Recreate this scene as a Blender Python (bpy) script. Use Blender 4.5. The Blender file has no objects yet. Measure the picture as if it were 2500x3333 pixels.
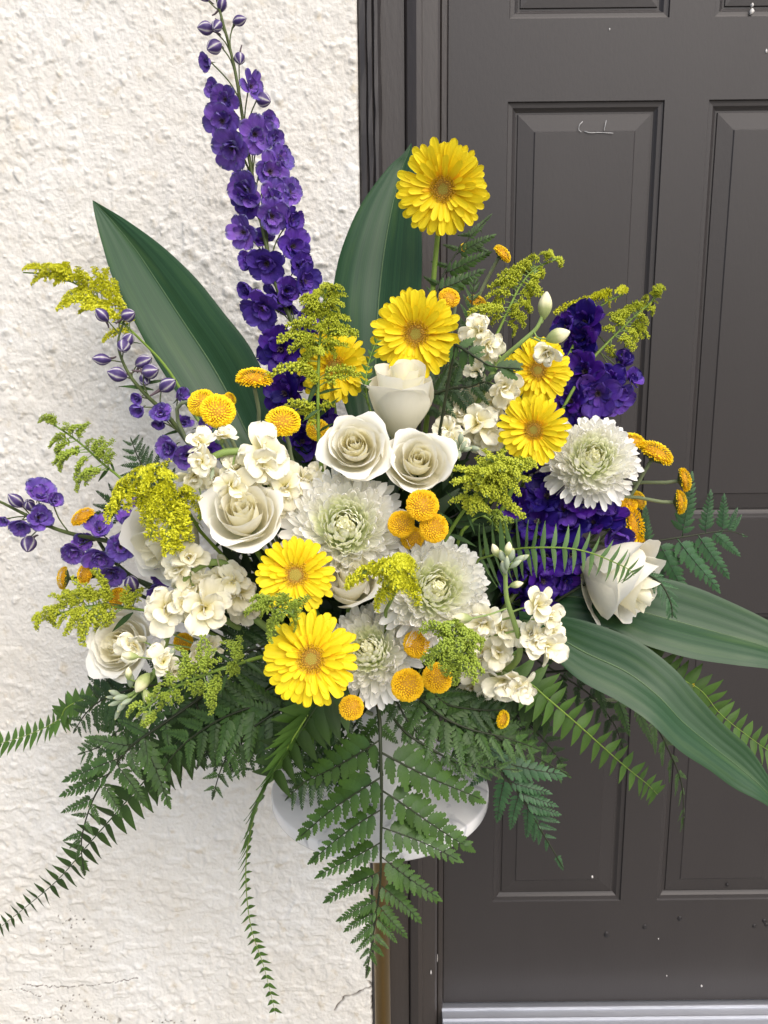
import bpy, math, random
import numpy as np
from mathutils import Vector, Matrix, Quaternion
random.seed(7); RNG = np.random.default_rng(7)
S = bpy.context.scene
COL = S.collection
PI = math.pi

# ------------------------------------------------------------------ camera
FPX, W0, H0 = 2500.0, 2500.0, 3333.0
CAM = Vector((0.0, -1.40, 1.38))
PITCH, ROLL = math.radians(11.1), math.radians(0.6)
Fw = Vector((0, math.cos(PITCH), -math.sin(PITCH)))
U0 = Vector((0, math.sin(PITCH), math.cos(PITCH)))
Rt = math.cos(ROLL) * Vector((1, 0, 0)) - math.sin(ROLL) * U0
Up = math.cos(ROLL) * U0 + math.sin(ROLL) * Vector((1, 0, 0))
cam_d = bpy.data.cameras.new('camera')
cam_d.sensor_fit = 'VERTICAL'; cam_d.sensor_height = 36.0; cam_d.lens = FPX / H0 * 36.0
cam_d.clip_start = 0.02; cam_d.clip_end = 500
cam = bpy.data.objects.new('camera', cam_d); COL.objects.link(cam)
M3 = Matrix((Rt, Up, -Fw)).transposed()
cam.matrix_world = Matrix.Translation(CAM) @ M3.to_4x4()
cam_d.dof.use_dof = True; cam_d.dof.focus_distance = 0.95; cam_d.dof.aperture_fstop = 20.0
S.camera = cam

# ------------------------------------------------------------------ light
SUN_EL, SUN_AZ = math.radians(49), math.radians(150)     # azimuth clockwise from +Y (the wall side)
wd = bpy.data.worlds.new('World'); S.world = wd; wd.use_nodes = True
nt = wd.node_tree; bg = nt.nodes['Background']
sky = nt.nodes.new('ShaderNodeTexSky'); sky.sky_type = 'NISHITA'; sky.sun_disc = False
sky.sun_elevation = SUN_EL; sky.sun_rotation = SUN_AZ
sky.air_density = 1.0; sky.dust_density = 4.0; sky.ozone_density = 1.0
nt.links.new(sky.outputs[0], bg.inputs[0]); bg.inputs[1].default_value = 0.13
sd = bpy.data.lights.new('sun', 'SUN'); sd.energy = 1.5; sd.angle = math.radians(70); sd.color = (1.0, 0.972, 0.94)
sun = bpy.data.objects.new('sun', sd); COL.objects.link(sun)
sdir = Vector((math.sin(SUN_AZ) * math.cos(SUN_EL), math.cos(SUN_AZ) * math.cos(SUN_EL), math.sin(SUN_EL)))
sun.rotation_euler = (-sdir).to_track_quat('-Z', 'Y').to_euler(); sun.location = sdir * 6
S.view_settings.view_transform = 'Standard'; S.view_settings.look = 'None'
S.view_settings.gamma = 1.0; S.view_settings.exposure = 0.62
S.cycles.max_bounces = 14; S.cycles.diffuse_bounces = 12; S.cycles.glossy_bounces = 3; S.cycles.transparent_max_bounces = 4
S.cycles.use_denoising = True

# ------------------------------------------------------------------ photo helpers
def at(px, py, Y):
    d = Fw * FPX + Rt * (px - W0 / 2) - Up * (py - H0 / 2)
    return CAM + d * ((Y - CAM.y) / d.y)
def pxm(p): return FPX / (p - CAM).dot(Fw)
def tocam(p): return (CAM - p).normalized()
def VW(ox, oy, s): return lambda x, y: (ox + x * s, oy + y * s)
z1 = VW(0, 0, .7535); z2 = VW(1150, 0, .8137); z3 = VW(0, 800, .5425); z4 = VW(700, 850, .4822); z5 = VW(1200, 700, .6028)
z6 = VW(0, 1500, .5425); z7 = VW(800, 1500, .5425); z8 = VW(1600, 1300, .5425); z9 = VW(0, 2200, .5425); z10 = VW(800, 2200, .5425)
z11 = VW(1500, 2100, .6028); c1 = VW(850, 2250, .4822); c2 = VW(1250, 650, .3617); c3 = VW(1500, 1600, .3918); c4 = VW(450, 1350, .3617)
c5 = VW(250, 1950, .3918); c6 = VW(1550, 2150, .4822)
def dome(px, py, off=0.0):
    u = (px - 1240) / 850; v = (py - 1780) / 700
    return -0.30 - 0.20 * max(1 - u * u - v * v, -0.35) + off
def nrm(p, tx=0, ty=0): return (tocam(p) + Rt * tx + Up * ty).normalized()

# ------------------------------------------------------------------ materials
def lin(r, g, b):
    f = lambda c: (c / 255 / 12.92) if c / 255 <= .04045 else ((c / 255 + .055) / 1.055) ** 2.4
    return (f(r), f(g), f(b), 1)
def newmat(name):
    m = bpy.data.materials.new(name); m.use_nodes = True
    t = m.node_tree; return m, t, t.nodes['Principled BSDF'], t.nodes['Material Output']
def N(t, kind, **kw):
    n = t.nodes.new(kind)
    for k, v in kw.items(): setattr(n, k, v)
    return n
def pmat(name, stops, rough=.5, trans=.3, bump=.15, veins=.12, vscale=(16, 2.0), var=.12, spec=.25, sheen=0.0, hue=.0):
    m, t, P, out = newmat(name); L = t.links.new
    uv = N(t, 'ShaderNodeUVMap'); uv.uv_map = 'UVMap'
    sep = N(t, 'ShaderNodeSeparateXYZ'); L(uv.outputs[0], sep.inputs[0])
    oi = N(t, 'ShaderNodeObjectInfo')
    mp = N(t, 'ShaderNodeMapping'); mp.inputs['Scale'].default_value = (vscale[0], vscale[1], 1); L(uv.outputs[0], mp.inputs[0])
    add = N(t, 'ShaderNodeVectorMath', operation='ADD'); L(mp.outputs[0], add.inputs[0])
    sc = N(t, 'ShaderNodeMath', operation='MULTIPLY'); L(oi.outputs['Random'], sc.inputs[0]); sc.inputs[1].default_value = 37.0
    L(sc.outputs[0], add.inputs[1])
    no = N(t, 'ShaderNodeTexNoise'); no.inputs['Scale'].default_value = 1.0; no.inputs['Detail'].default_value = 3; L(add.outputs[0], no.inputs['Vector'])
    # wobble the ramp position a little with the noise
    wob = N(t, 'ShaderNodeMath', operation='MULTIPLY_ADD'); L(no.outputs[0], wob.inputs[0]); wob.inputs[1].default_value = .16
    sub = N(t, 'ShaderNodeMath', operation='SUBTRACT'); L(sep.outputs[1], sub.inputs[0]); sub.inputs[1].default_value = .08; L(sub.outputs[0], wob.inputs[2])
    rp = N(t, 'ShaderNodeValToRGB'); L(wob.outputs[0], rp.inputs[0])
    els = rp.color_ramp.elements
    while len(els) < len(stops): els.new(.5)
    for e, (p, c) in zip(els, stops): e.position = p; e.color = c
    hs = N(t, 'ShaderNodeHueSaturation'); L(rp.outputs[0], hs.inputs['Color'])
    v1 = N(t, 'ShaderNodeMath', operation='MULTIPLY_ADD'); L(oi.outputs['Random'], v1.inputs[0]); v1.inputs[1].default_value = var * 2; v1.inputs[2].default_value = 1 - var - veins * .5
    v2 = N(t, 'ShaderNodeMath', operation='MULTIPLY_ADD'); L(no.outputs[0], v2.inputs[0]); v2.inputs[1].default_value = veins; L(v1.outputs[0], v2.inputs[2])
    L(v2.outputs[0], hs.inputs['Value'])
    if hue:
        h1 = N(t, 'ShaderNodeMath', operation='MULTIPLY_ADD'); L(oi.outputs['Random'], h1.inputs[0]); h1.inputs[1].default_value = hue * 2; h1.inputs[2].default_value = .5 - hue
        L(h1.outputs[0], hs.inputs['Hue'])
    L(hs.outputs[0], P.inputs['Base Color']); P.inputs['Roughness'].default_value = rough
    P.inputs['Specular IOR Level'].default_value = spec
    if sheen: P.inputs['Sheen Weight'].default_value = sheen
    if bump:
        b = N(t, 'ShaderNodeBump'); b.inputs['Strength'].default_value = bump; b.inputs['Distance'].default_value = .002
        L(no.outputs[0], b.inputs['Height']); L(b.outputs[0], P.inputs['Normal'])
    if trans:
        tr = N(t, 'ShaderNodeBsdfTranslucent'); L(hs.outputs[0], tr.inputs[0])
        mx = N(t, 'ShaderNodeMixShader'); mx.inputs[0].default_value = trans
        L(P.outputs[0], mx.inputs[1]); L(tr.outputs[0], mx.inputs[2]); L(mx.outputs[0], out.inputs[0])
    return m
def smat(name, col, rough=.5, metal=0, nscale=40, nvar=.15, bump=0.0, bscale=None, spec=.5, col2=None, stretch=None):
    m, t, P, out = newmat(name); L = t.links.new
    tc = N(t, 'ShaderNodeTexCoord')
    src = tc.outputs['Object']
    if stretch:
        mp = N(t, 'ShaderNodeMapping'); mp.inputs['Scale'].default_value = stretch; L(src, mp.inputs[0]); src = mp.outputs[0]
    no = N(t, 'ShaderNodeTexNoise'); no.inputs['Scale'].default_value = nscale; no.inputs['Detail'].default_value = 5; L(src, no.inputs['Vector'])
    mx = N(t, 'ShaderNodeMix', data_type='RGBA'); L(no.outputs[0], mx.inputs[0])
    c2 = col2 or tuple(c * (1 + nvar) for c in col[:3]) + (1,)
    c1_ = tuple(c * (1 - nvar) for c in col[:3]) + (1,) if not col2 else col
    mx.inputs[6].default_value = c1_; mx.inputs[7].default_value = c2
    L(mx.outputs[2], P.inputs['Base Color']); P.inputs['Roughness'].default_value = rough; P.inputs['Metallic'].default_value = metal
    P.inputs['Specular IOR Level'].default_value = spec
    if bump:
        n2 = no
        if bscale:
            n2 = N(t, 'ShaderNodeTexNoise'); n2.inputs['Scale'].default_value = bscale; n2.inputs['Detail'].default_value = 6; L(src, n2.inputs['Vector'])
        b = N(t, 'ShaderNodeBump'); b.inputs['Strength'].default_value = bump; b.inputs['Distance'].default_value = .002
        L(n2.outputs[0], b.inputs['Height']); L(b.outputs[0], P.inputs['Normal'])
    return m

M = {}
YEL = (.86, .67, .010, 1); YELD = (.84, .50, .009, 1)
M['gerb'] = pmat('gerbera petal', [(0, YELD), (.22, (.85, .59, .009, 1)), (.5, YEL), (1, (.87, .71, .016, 1))], rough=.58, trans=.20, veins=.12, vscale=(9, .6), bump=.15, var=.06)
M['gerb_in'] = pmat('gerbera inner floret', [(0, (.80, .40, .01, 1)), (1, (.93, .62, .014, 1))], rough=.6, trans=.2, var=.05)
M['gerb_brown'] = smat('gerbera stamen', (.32, .17, .02, 1), .7, nscale=900, col2=(.56, .33, .025, 1))
M['gerb_tip'] = smat('gerbera pollen', (.82, .50, .04, 1), .7, nscale=500, nvar=.3)
M['gerb_green'] = smat('gerbera eye', (.40, .50, .09, 1), .7, nscale=600, nvar=.3)
M['stem'] = smat('flower stem', (.16, .25, .035, 1), .5, nscale=90, nvar=.2, spec=.3)
M['stem_dark'] = smat('dark stem', (.035, .06, .018, 1), .5, nscale=90, nvar=.25, spec=.3)
M['stem_delph'] = smat('delphinium stem', (.07, .095, .025, 1), .5, nscale=120, nvar=.3, spec=.3)
M['stem_pale'] = smat('pale stem', (.24, .34, .10, 1), .55, nscale=90, nvar=.15, spec=.25)
M['stem_grey'] = smat('grey green stem', (.20, .24, .13, 1), .6, nscale=90, nvar=.2, spec=.2)
M['rachis'] = smat('fern rachis', (.022, .030, .012, 1), .5, nscale=60, nvar=.3, spec=.3)
M['mum_in'] = pmat('mum centre petal', [(0, (.76, .77, .36, 1)), (.5, (.91, .91, .62, 1)), (1, (.94, .93, .72, 1))], rough=.55, trans=.24, bump=.05, var=.05)
M['mum_mid'] = pmat('mum middle petal', [(0, (.72, .79, .38, 1)), (.45, (.89, .92, .68, 1)), (1, (.94, .935, .82, 1))], rough=.55, trans=.24, bump=.05, var=.05)
M['mum_out'] = pmat('mum outer petal', [(0, (.82, .85, .64, 1)), (.4, (.94, .935, .85, 1)), (1, (.955, .945, .90, 1))], rough=.55, trans=.24, bump=.05, var=.04)
M['mum_core'] = smat('mum heart', (.62, .64, .25, 1), .6, nscale=300, nvar=.1)
M['rose'] = pmat('white rose petal', [(0, (.76, .77, .52, 1)), (.35, (.86, .83, .67, 1)), (1, (.90, .885, .81, 1))], rough=.55, trans=.28, bump=.22, veins=.05, vscale=(11, 2.2), var=.03)
M['rose_c'] = pmat('rose heart petal', [(0, (.84, .81, .50, 1)), (.5, (.89, .85, .62, 1)), (1, (.91, .885, .73, 1))], rough=.55, trans=.3, bump=.2, veins=.04, vscale=(5, 3), var=.03)
M['stock'] = pmat('cream stock petal', [(0, (.66, .62, .16, 1)), (.22, (.86, .81, .48, 1)), (.55, (.89, .85, .63, 1)), (1, (.905, .875, .72, 1))], rough=.55, trans=.14, bump=.3, veins=.10, vscale=(12, 2), var=.07)
M['stock_bud'] = pmat('stock bud', [(0, (.28, .36, .12, 1)), (.4, (.42, .47, .20, 1)), (.65, (.84, .80, .50, 1)), (1, (.88, .84, .58, 1))], rough=.55, trans=.1, var=.06)
M['stock_greybud'] = pmat('closed stock bud', [(0, (.22, .28, .15, 1)), (.5, (.30, .36, .24, 1)), (.85, (.38, .43, .31, 1)), (1, (.60, .60, .25, 1))], rough=.7, trans=.05, sheen=.2, var=.15)
M['dlight'] = pmat('violet delphinium petal', [(0, (.46, .36, .50, 1)), (.28, (.27, .165, .53, 1)), (.65, (.185, .088, .46, 1)), (.9, (.17, .10, .43, 1)), (1, (.16, .15, .32, 1))], rough=.55, trans=.22, veins=.85, bump=.5, vscale=(7, 1.6), var=.22, hue=.012)
M['dmid'] = pmat('purple delphinium petal', [(0, (.26, .18, .34, 1)), (.27, (.125, .06, .37, 1)), (.7, (.088, .036, .34, 1)), (1, (.09, .05, .29, 1))], rough=.55, trans=.22, veins=.75, bump=.5, vscale=(7, 1.6), var=.25, hue=.012)
M['ddark'] = pmat('indigo delphinium petal', [(0, (.07, .04, .16, 1)), (.3, (.048, .014, .23, 1)), (.75, (.040, .010, .22, 1)), (1, (.046, .018, .21, 1))], rough=.48, trans=.25, veins=.35, bump=.35, vscale=(9, 1.6), var=.28, hue=.015)
M['bee'] = smat('delphinium centre', (.035, .022, .03, 1), .6, nscale=400, col2=(.16, .11, .12, 1))
M['dbud'] = pmat('delphinium bud', [(0, (.09, .07, .15, 1)), (.35, (.10, .055, .24, 1)), (.7, (.17, .13, .27, 1)), (1, (.55, .55, .45, 1))], rough=.5, trans=.05, veins=.75, vscale=(15, 1.0), var=.15)
def budmat():
    m, t, P, out = newmat('striped delphinium bud'); L = t.links.new
    uv = N(t, 'ShaderNodeUVMap'); uv.uv_map = 'UVMap'; sep = N(t, 'ShaderNodeSeparateXYZ'); L(uv.outputs[0], sep.inputs[0])
    a = N(t, 'ShaderNodeMath', operation='MULTIPLY'); L(sep.outputs[0], a.inputs[0]); a.inputs[1].default_value = PI * 5
    b = N(t, 'ShaderNodeMath', operation='SINE'); L(a.outputs[0], b.inputs[0]); c = N(t, 'ShaderNodeMath', operation='ABSOLUTE'); L(b.outputs[0], c.inputs[0])
    no = N(t, 'ShaderNodeTexNoise'); no.inputs['Scale'].default_value = 7; L(uv.outputs[0], no.inputs['Vector'])
    d = N(t, 'ShaderNodeMath', operation='MULTIPLY_ADD'); L(no.outputs[0], d.inputs[0]); d.inputs[1].default_value = .5; L(c.outputs[0], d.inputs[2])
    e = N(t, 'ShaderNodeMath', operation='MULTIPLY_ADD'); L(sep.outputs[1], e.inputs[0]); e.inputs[1].default_value = -.5; L(d.outputs[0], e.inputs[2])
    r = N(t, 'ShaderNodeValToRGB'); L(e.outputs[0], r.inputs[0]); el = r.color_ramp.elements
    el[0].position = .05; el[0].color = (.50, .50, .46, 1); el[1].position = .42; el[1].color = (.15, .10, .25, 1); x = el.new(.85); x.color = (.055, .035, .13, 1)
    L(r.outputs[0], P.inputs['Base Color']); P.inputs['Roughness'].default_value = .5; P.inputs['Specular IOR Level'].default_value = .3
    return m
M['dbud'] = budmat()
M['button'] = pmat('button mum floret', [(0, (.74, .45, .010, 1)), (.4, (.90, .64, .012, 1)), (1, (.94, .73, .018, 1))], rough=.6, trans=.18, bump=.1, var=.06)
M['button2'] = pmat('golden button floret', [(0, (.66, .35, .008, 1)), (.4, (.87, .54, .010, 1)), (1, (.92, .62, .014, 1))], rough=.6, trans=.18, bump=.1, var=.06)
M['calyx'] = smat('flower calyx', (.045, .075, .022, 1), .6, nscale=300, nvar=.4)
M['calyx_pale'] = smat('pale calyx', (.26, .34, .14, 1), .6, nscale=200, nvar=.2)
M['gold_bud'] = smat('goldenrod bud', (.20, .30, .03, 1), .6, nscale=420, col2=(.38, .46, .045, 1))
M['gold_mid'] = smat('goldenrod opening bud', (.30, .38, .025, 1), .6, nscale=420, col2=(.56, .57, .03, 1))
M['gold_bloom'] = smat('goldenrod bloom', (.48, .53, .022, 1), .6, nscale=420, col2=(.80, .75, .025, 1))
M['gold_leaf'] = pmat('goldenrod leaf', [(0, (.035, .075, .020, 1)), (1, (.055, .11, .028, 1))], rough=.5, trans=.2, veins=.2, vscale=(6, 2), var=.2)
M['fern'] = pmat('leatherleaf', [(0, (.034, .078, .018, 1)), (1, (.056, .120, .021, 1))], rough=.48, trans=.2, veins=.3, vscale=(10, 10), var=.28, spec=.4, bump=.2)
M['fern_new'] = pmat('fresh leatherleaf', [(0, (.036, .082, .017, 1)), (1, (.062, .128, .021, 1))], rough=.42, trans=.22, veins=.3, vscale=(10, 10), var=.18, spec=.4, bump=.2)
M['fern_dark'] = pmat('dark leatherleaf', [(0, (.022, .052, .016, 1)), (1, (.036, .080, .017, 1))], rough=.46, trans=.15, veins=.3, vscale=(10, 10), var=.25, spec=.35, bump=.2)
M['fern_blue'] = pmat('bluish leatherleaf', [(0, (.03, .085, .035, 1)), (1, (.05, .13, .045, 1))], rough=.45, trans=.2, veins=.25, vscale=(10, 10), var=.18, spec=.4, bump=.2)
M['sword'] = pmat('sword fern', [(0, (.06, .13, .022, 1)), (1, (.085, .17, .028, 1))], rough=.5, trans=.3, veins=.25, vscale=(5, 5), var=.2, spec=.3)
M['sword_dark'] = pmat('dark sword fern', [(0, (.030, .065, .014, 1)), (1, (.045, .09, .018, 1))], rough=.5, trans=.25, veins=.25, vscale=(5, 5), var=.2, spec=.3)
M['sword_pale'] = pmat('pale sword fern', [(0, (.10, .19, .06, 1)), (1, (.14, .24, .08, 1))], rough=.5, trans=.3, veins=.2, vscale=(5, 5), var=.12, spec=.3)
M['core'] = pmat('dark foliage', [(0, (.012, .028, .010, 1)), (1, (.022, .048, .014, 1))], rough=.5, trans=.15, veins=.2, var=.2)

# ------------------------------------------------------------------ mesh helpers
def mk(name, V, F, mat, uv=None, smooth=True):
    me = bpy.data.meshes.new(name)
    me.from_pydata([tuple(v) for v in V], [], F)
    for m in (mat if isinstance(mat, (list, tuple)) else [mat]): me.materials.append(m)
    if uv is not None:
        lay = me.uv_layers.new(name='UVMap')
        li = np.empty(len(me.loops), np.int32); me.loops.foreach_get('vertex_index', li)
        lay.data.foreach_set('uv', np.asarray(uv, np.float32)[li].ravel())
    me.polygons.foreach_set('use_smooth', [smooth] * len(me.polygons)); me.update()
    return me
WM = {}
def thing(name, label, cat, loc, group=None):
    o = bpy.data.objects.new(name, None); COL.objects.link(o); o.location = loc
    o.empty_display_size = .02
    o['label'] = label; o['category'] = cat
    if group: o['group'] = group
    WM[o] = Matrix.Translation(loc); return o
def inst(name, me, parent, Wd=None, kind=None, label=None):
    o = bpy.data.objects.new(name, me); COL.objects.link(o)
    Wd = Wd if Wd is not None else Matrix.Identity(4)
    if parent is not None:
        o.parent = parent; o.matrix_basis = WM[parent].inverted() @ Wd
    else: o.matrix_basis = Wd
    WM[o] = Wd
    if kind: o['kind'] = kind
    if label: o['label'] = label
    return o
def frame(loc, z, roll=0.0, sc=1.0):
    q = Vector(z).to_track_quat('Z', 'Y')
    return Matrix.Translation(loc) @ q.to_matrix().to_4x4() @ Matrix.Rotation(roll, 4, 'Z') @ Matrix.Scale(sc, 4)
def yframe(a, b, n, sc=None, flip=False, wsc=1.0):
    y = (b - a); L = y.length; y = y / L
    x = y.cross(n).normalized(); z = x.cross(y)
    s = sc if sc else L
    m = Matrix((x * s * wsc * (-1 if flip else 1), y * s, z * s)).transposed().to_4x4()
    m.translation = a; return m
def cat(pts, n=24):
    P = [Vector(p) for p in pts]
    if len(P) == 2: return [P[0].lerp(P[1], i / n) for i in range(n + 1)]
    P = [2 * P[0] - P[1]] + P + [2 * P[-1] - P[-2]]
    segs = len(P) - 3; out = []
    for k in range(n + 1):
        f = k / n * segs; i = min(int(f), segs - 1); t = f - i
        a, b, c, d = P[i:i + 4]
        out.append(.5 * ((2 * b) + (c - a) * t + (2 * a - 5 * b + 4 * c - d) * t * t + (3 * b - a - 3 * c + d) * t ** 3))
    return out
def tube_vf(pts, r0, r1, sides=8, off=0, cap=True, rf=None):
    V = []; F = []; n = len(pts)
    T = (pts[1] - pts[0]).normalized(); u = T.orthogonal().normalized()
    for i, p in enumerate(pts):
        t2 = (pts[min(i + 1, n - 1)] - pts[max(i - 1, 0)])
        if t2.length > 1e-9: t2.normalize()
        else: t2 = T
        u = (u - t2 * u.dot(t2)).normalized(); w = t2.cross(u); T = t2
        k = i / (n - 1); r = rf(k) if rf else r0 + (r1 - r0) * k
        for s in range(sides):
            a = 2 * PI * s / sides; V.append(p + (u * math.cos(a) + w * math.sin(a)) * r)
    for i in range(n - 1):
        for s in range(sides):
            s2 = (s + 1) % sides; F.append((off + i * sides + s, off + i * sides + s2, off + (i + 1) * sides + s2, off + (i + 1) * sides + s))
    if cap:
        F.append(tuple(off + s for s in reversed(range(sides)))); F.append(tuple(off + (n - 1) * sides + s for s in range(sides)))
    return V, F
def tube(name, pts, r0, r1, mat, parent, sides=8, rf=None, kind=None):
    V, F = tube_vf(pts, r0, r1, sides, rf=rf)
    return part(name, V, F, mat, parent, kind=kind)
def part(name, V, F, mat, parent, uv=None, smooth=True, kind=None, label=None):
    # geometry in world space, stored relative to the parent's origin
    if parent is not None:
        inv = WM[parent].inverted(); V = [inv @ Vector(v) for v in V]; Wd = WM[parent]
    else: Wd = None
    return inst(name, mk(name, V, F, mat, uv, smooth), parent, Wd, kind, label)
def lathe_vf(prof, n=32):
    V = []; F = []
    for (r, z) in prof:
        for k in range(n): a = 2 * PI * k / n; V.append(Vector((r * math.cos(a), r * math.sin(a), z)))
    for i in range(len(prof) - 1):
        for k in range(n): k2 = (k + 1) % n; F.append((i * n + k, i * n + k2, (i + 1) * n + k2, (i + 1) * n + k))
    return V, F
class MB:
    def __init__(s): s.V = []; s.F = []; s.U = []
    def add(s, V, F, U=None):
        o = len(s.V); s.V += list(V); s.F += [tuple(i + o for i in f) for f in F]; s.U += list(U) if U is not None else [(.5, .5)] * len(V)
    def addm(s, me, mtx):
        V, F, U = me; s.add([mtx @ Vector(v) for v in V], F, U)

def petal_vf(L=1.0, Wd=.3, nu=8, nv=5, peak=.6, sharp=.6, a0=0.0, curl=0.0, cup=0.0, ruf=0.0, rk=2.0, seed=0, tip=0.0, ridge=0.0, basew=.15, curlp=1.0, edge=0.0):
    """petal from the origin along +Y, upper face +Z"""
    r = random.Random(seed); ph = r.uniform(0, 6.28); ph2 = r.uniform(0, 6.28)
    V = []; F = []; U = []
    y = z = 0.0; prev = 0
    for i in range(nu + 1):
        u = i / nu; us = 1 - (1 - u) ** 1.35
        if i:
            ang = a0 + curl * ((us + prev) / 2) ** curlp; dl = (us - prev) * L
            y += math.cos(ang) * dl; z += math.sin(ang) * dl
        prev = us; ang = a0 + curl * us ** curlp
        if us < peak: w = basew + (1 - basew) * math.sin(PI / 2 * us / peak) ** 1.2
        else:
            q = (us - peak) / (1 - peak); w = max(1 - q ** (2 / max(sharp, .05)), 0) ** (.5 if sharp < 1 else .9)
            w = max(w, .10)
        for j in range(nv + 1):
            s = j / nv * 2 - 1
            x = Wd * .5 * w * s * L
            nz = cup * Wd * .5 * L * (s * s) * w + ruf * L * us * us * math.sin(rk * PI * s + ph + 2.0 * us) * (.4 + .6 * abs(s)) + ridge * L * math.cos(s * PI * 2.0) * math.sin(PI * us)
            nz += edge * L * max(0, abs(s) - .6) * us
            ny = -tip * L * (us ** 4) * (s * s) + ruf * .5 * L * us ** 3 * math.cos(3 * PI * s + ph2)
            V.append(Vector((x, y + ny * math.cos(ang) - nz * math.sin(ang), z + ny * math.sin(ang) + nz * math.cos(ang))))
            U.append((j / nv, us))
    for i in range(nu):
        for j in range(nv):
            a = i * (nv + 1) + j; F.append((a, a + 1, a + nv + 2, a + nv + 1))
    return V, F, U
def petals(name, mat, n, **kw):
    out = []
    for k in range(n):
        q = dict(kw); q['seed'] = k * 13 + len(name)
        for key, j in (('curl', .12), ('Wd', .03), ('cup', .08)):
            if key in q: q[key] = q[key] + random.uniform(-j, j) * (1 if key != 'Wd' else 1)
        V, F, U = petal_vf(**q); out.append(mk(name, V, F, mat, U))
    return out
def pm(c, axis, ang, elev, rad, sc, roll=0.0, lift=0.0):
    """matrix of a petal round a flower axis: elev = angle up from the flower's plane; upper face looks to the axis"""
    base = frame(c, axis)
    return base @ Matrix.Rotation(ang, 4, 'Z') @ Matrix.Translation((0, rad, lift)) @ Matrix.Rotation(elev, 4, 'X') @ Matrix.Rotation(roll, 4, 'Y') @ Matrix.Scale(sc, 4)

# ------------------------------------------------------------------ where the stand and the vase are
STAND = at(1237, 2550, -0.34)
TOPZ = STAND.z; DISC_R = 351 / pxm(STAND)
VASE = Vector((STAND.x + .004, STAND.y + .015, TOPZ)); VASE_R = .083; VASE_H = .155
MOUTH = Vector((VASE.x, VASE.y, TOPZ + VASE_H))
def mouth(p):
    d = Vector((p.x - MOUTH.x, p.y - MOUTH.y, 0)); 
    if d.length > 1e-6: d = d.normalized() * min(.045, d.length * .2)
    return MOUTH + d - Vector((0, 0, .03))
def stem_path(p, back, blen=.06, via=None, n=18):
    m = mouth(p); q = p + back * blen
    pts = [p] + ([Vector(v) for v in via] if via else [q])
    last = pts[-1]; pts.append(last.lerp(m, .55) + Vector((0, .015, -.01))); pts.append(m)
    return cat(pts, n)

# ------------------------------------------------------------------ the setting
def box_vf(x0, x1, y0, y1, z0, z1):
    V = [Vector(v) for v in ((x0, y0, z0), (x1, y0, z0), (x1, y1, z0), (x0, y1, z0), (x0, y0, z1), (x1, y0, z1), (x1, y1, z1), (x0, y1, z1))]
    return V, [(0, 3, 2, 1), (4, 5, 6, 7), (0, 1, 5, 4), (1, 2, 6, 5), (2, 3, 7, 6), (3, 0, 4, 7)]
DOORY = 0.030
def wx(px, Y, py=1600): return at(px, py, Y).x
XE = wx(1186, 0.0)                       # where the stucco ends and the frame begins
ZS = at(1900, 3266, DOORY).z             # top of the threshold
GZ = ZS - 0.14

def vnoise(x, z, seed):
    """smooth value noise on a lattice (numpy)"""
    xi = np.floor(x).astype(np.int64); zi = np.floor(z).astype(np.int64); fx = x - xi; fz = z - zi
    fx = fx * fx * fx * (fx * (fx * 6 - 15) + 10); fz = fz * fz * fz * (fz * (fz * 6 - 15) + 10)
    def h(a, b):
        n = (a * 374761393 + b * 668265263 + seed * 974634777) & 0x7fffffff
        n = ((n ^ (n >> 13)) * 1274126177) & 0x7fffffff
        return ((n ^ (n >> 16)) & 0xffff) / 65535.0
    return (h(xi, zi) * (1 - fx) + h(xi + 1, zi) * fx) * (1 - fz) + (h(xi, zi + 1) * (1 - fx) + h(xi + 1, zi + 1) * fx) * fz
def sstep(a, b, x): t = np.clip((x - a) / (b - a), 0, 1); return t * t * (3 - 2 * t)
def blobs(x, z, cell, seed, rmin, rmax, dens):
    """scattered rounded lumps: the tallest lump of the nine nearest cells"""
    out = np.zeros_like(x); xi = np.floor(x / cell).astype(np.int64); zi = np.floor(z / cell).astype(np.int64)
    def h(a, b, k):
        n = (a * 374761393 + b * 668265263 + (seed * 31 + k) * 974634777) & 0x7fffffff
        n = ((n ^ (n >> 13)) * 1274126177) & 0x7fffffff
        return ((n ^ (n >> 16)) & 0xffff) / 65535.0
    for dx in (-1, 0, 1):
        for dz in (-1, 0, 1):
            a = xi + dx; b = zi + dz
            cx = (a + h(a, b, 1)) * cell; cz = (b + h(a, b, 2)) * cell
            r = rmin + (rmax - rmin) * h(a, b, 3) ** 2; on = h(a, b, 4) < dens
            d = ((x - cx) ** 2 + ((z - cz) * np.where(z < cz, .75, 1.15)) ** 2) / (r * r)
            out = np.maximum(out, np.where(on, np.clip(1 - d, 0, 1) ** .7 * r, 0))
    return out
def seg_dist(x, z, poly):
    d = np.full_like(x, 9.0)
    for (ax, az), (bx, bz) in zip(poly[:-1], poly[1:]):
        ex, ez = bx - ax, bz - az; t = np.clip(((x - ax) * ex + (z - az) * ez) / (ex * ex + ez * ez), 0, 1)
        d = np.minimum(d, np.hypot(x - ax - t * ex, z - az - t * ez))
    return d
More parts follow.
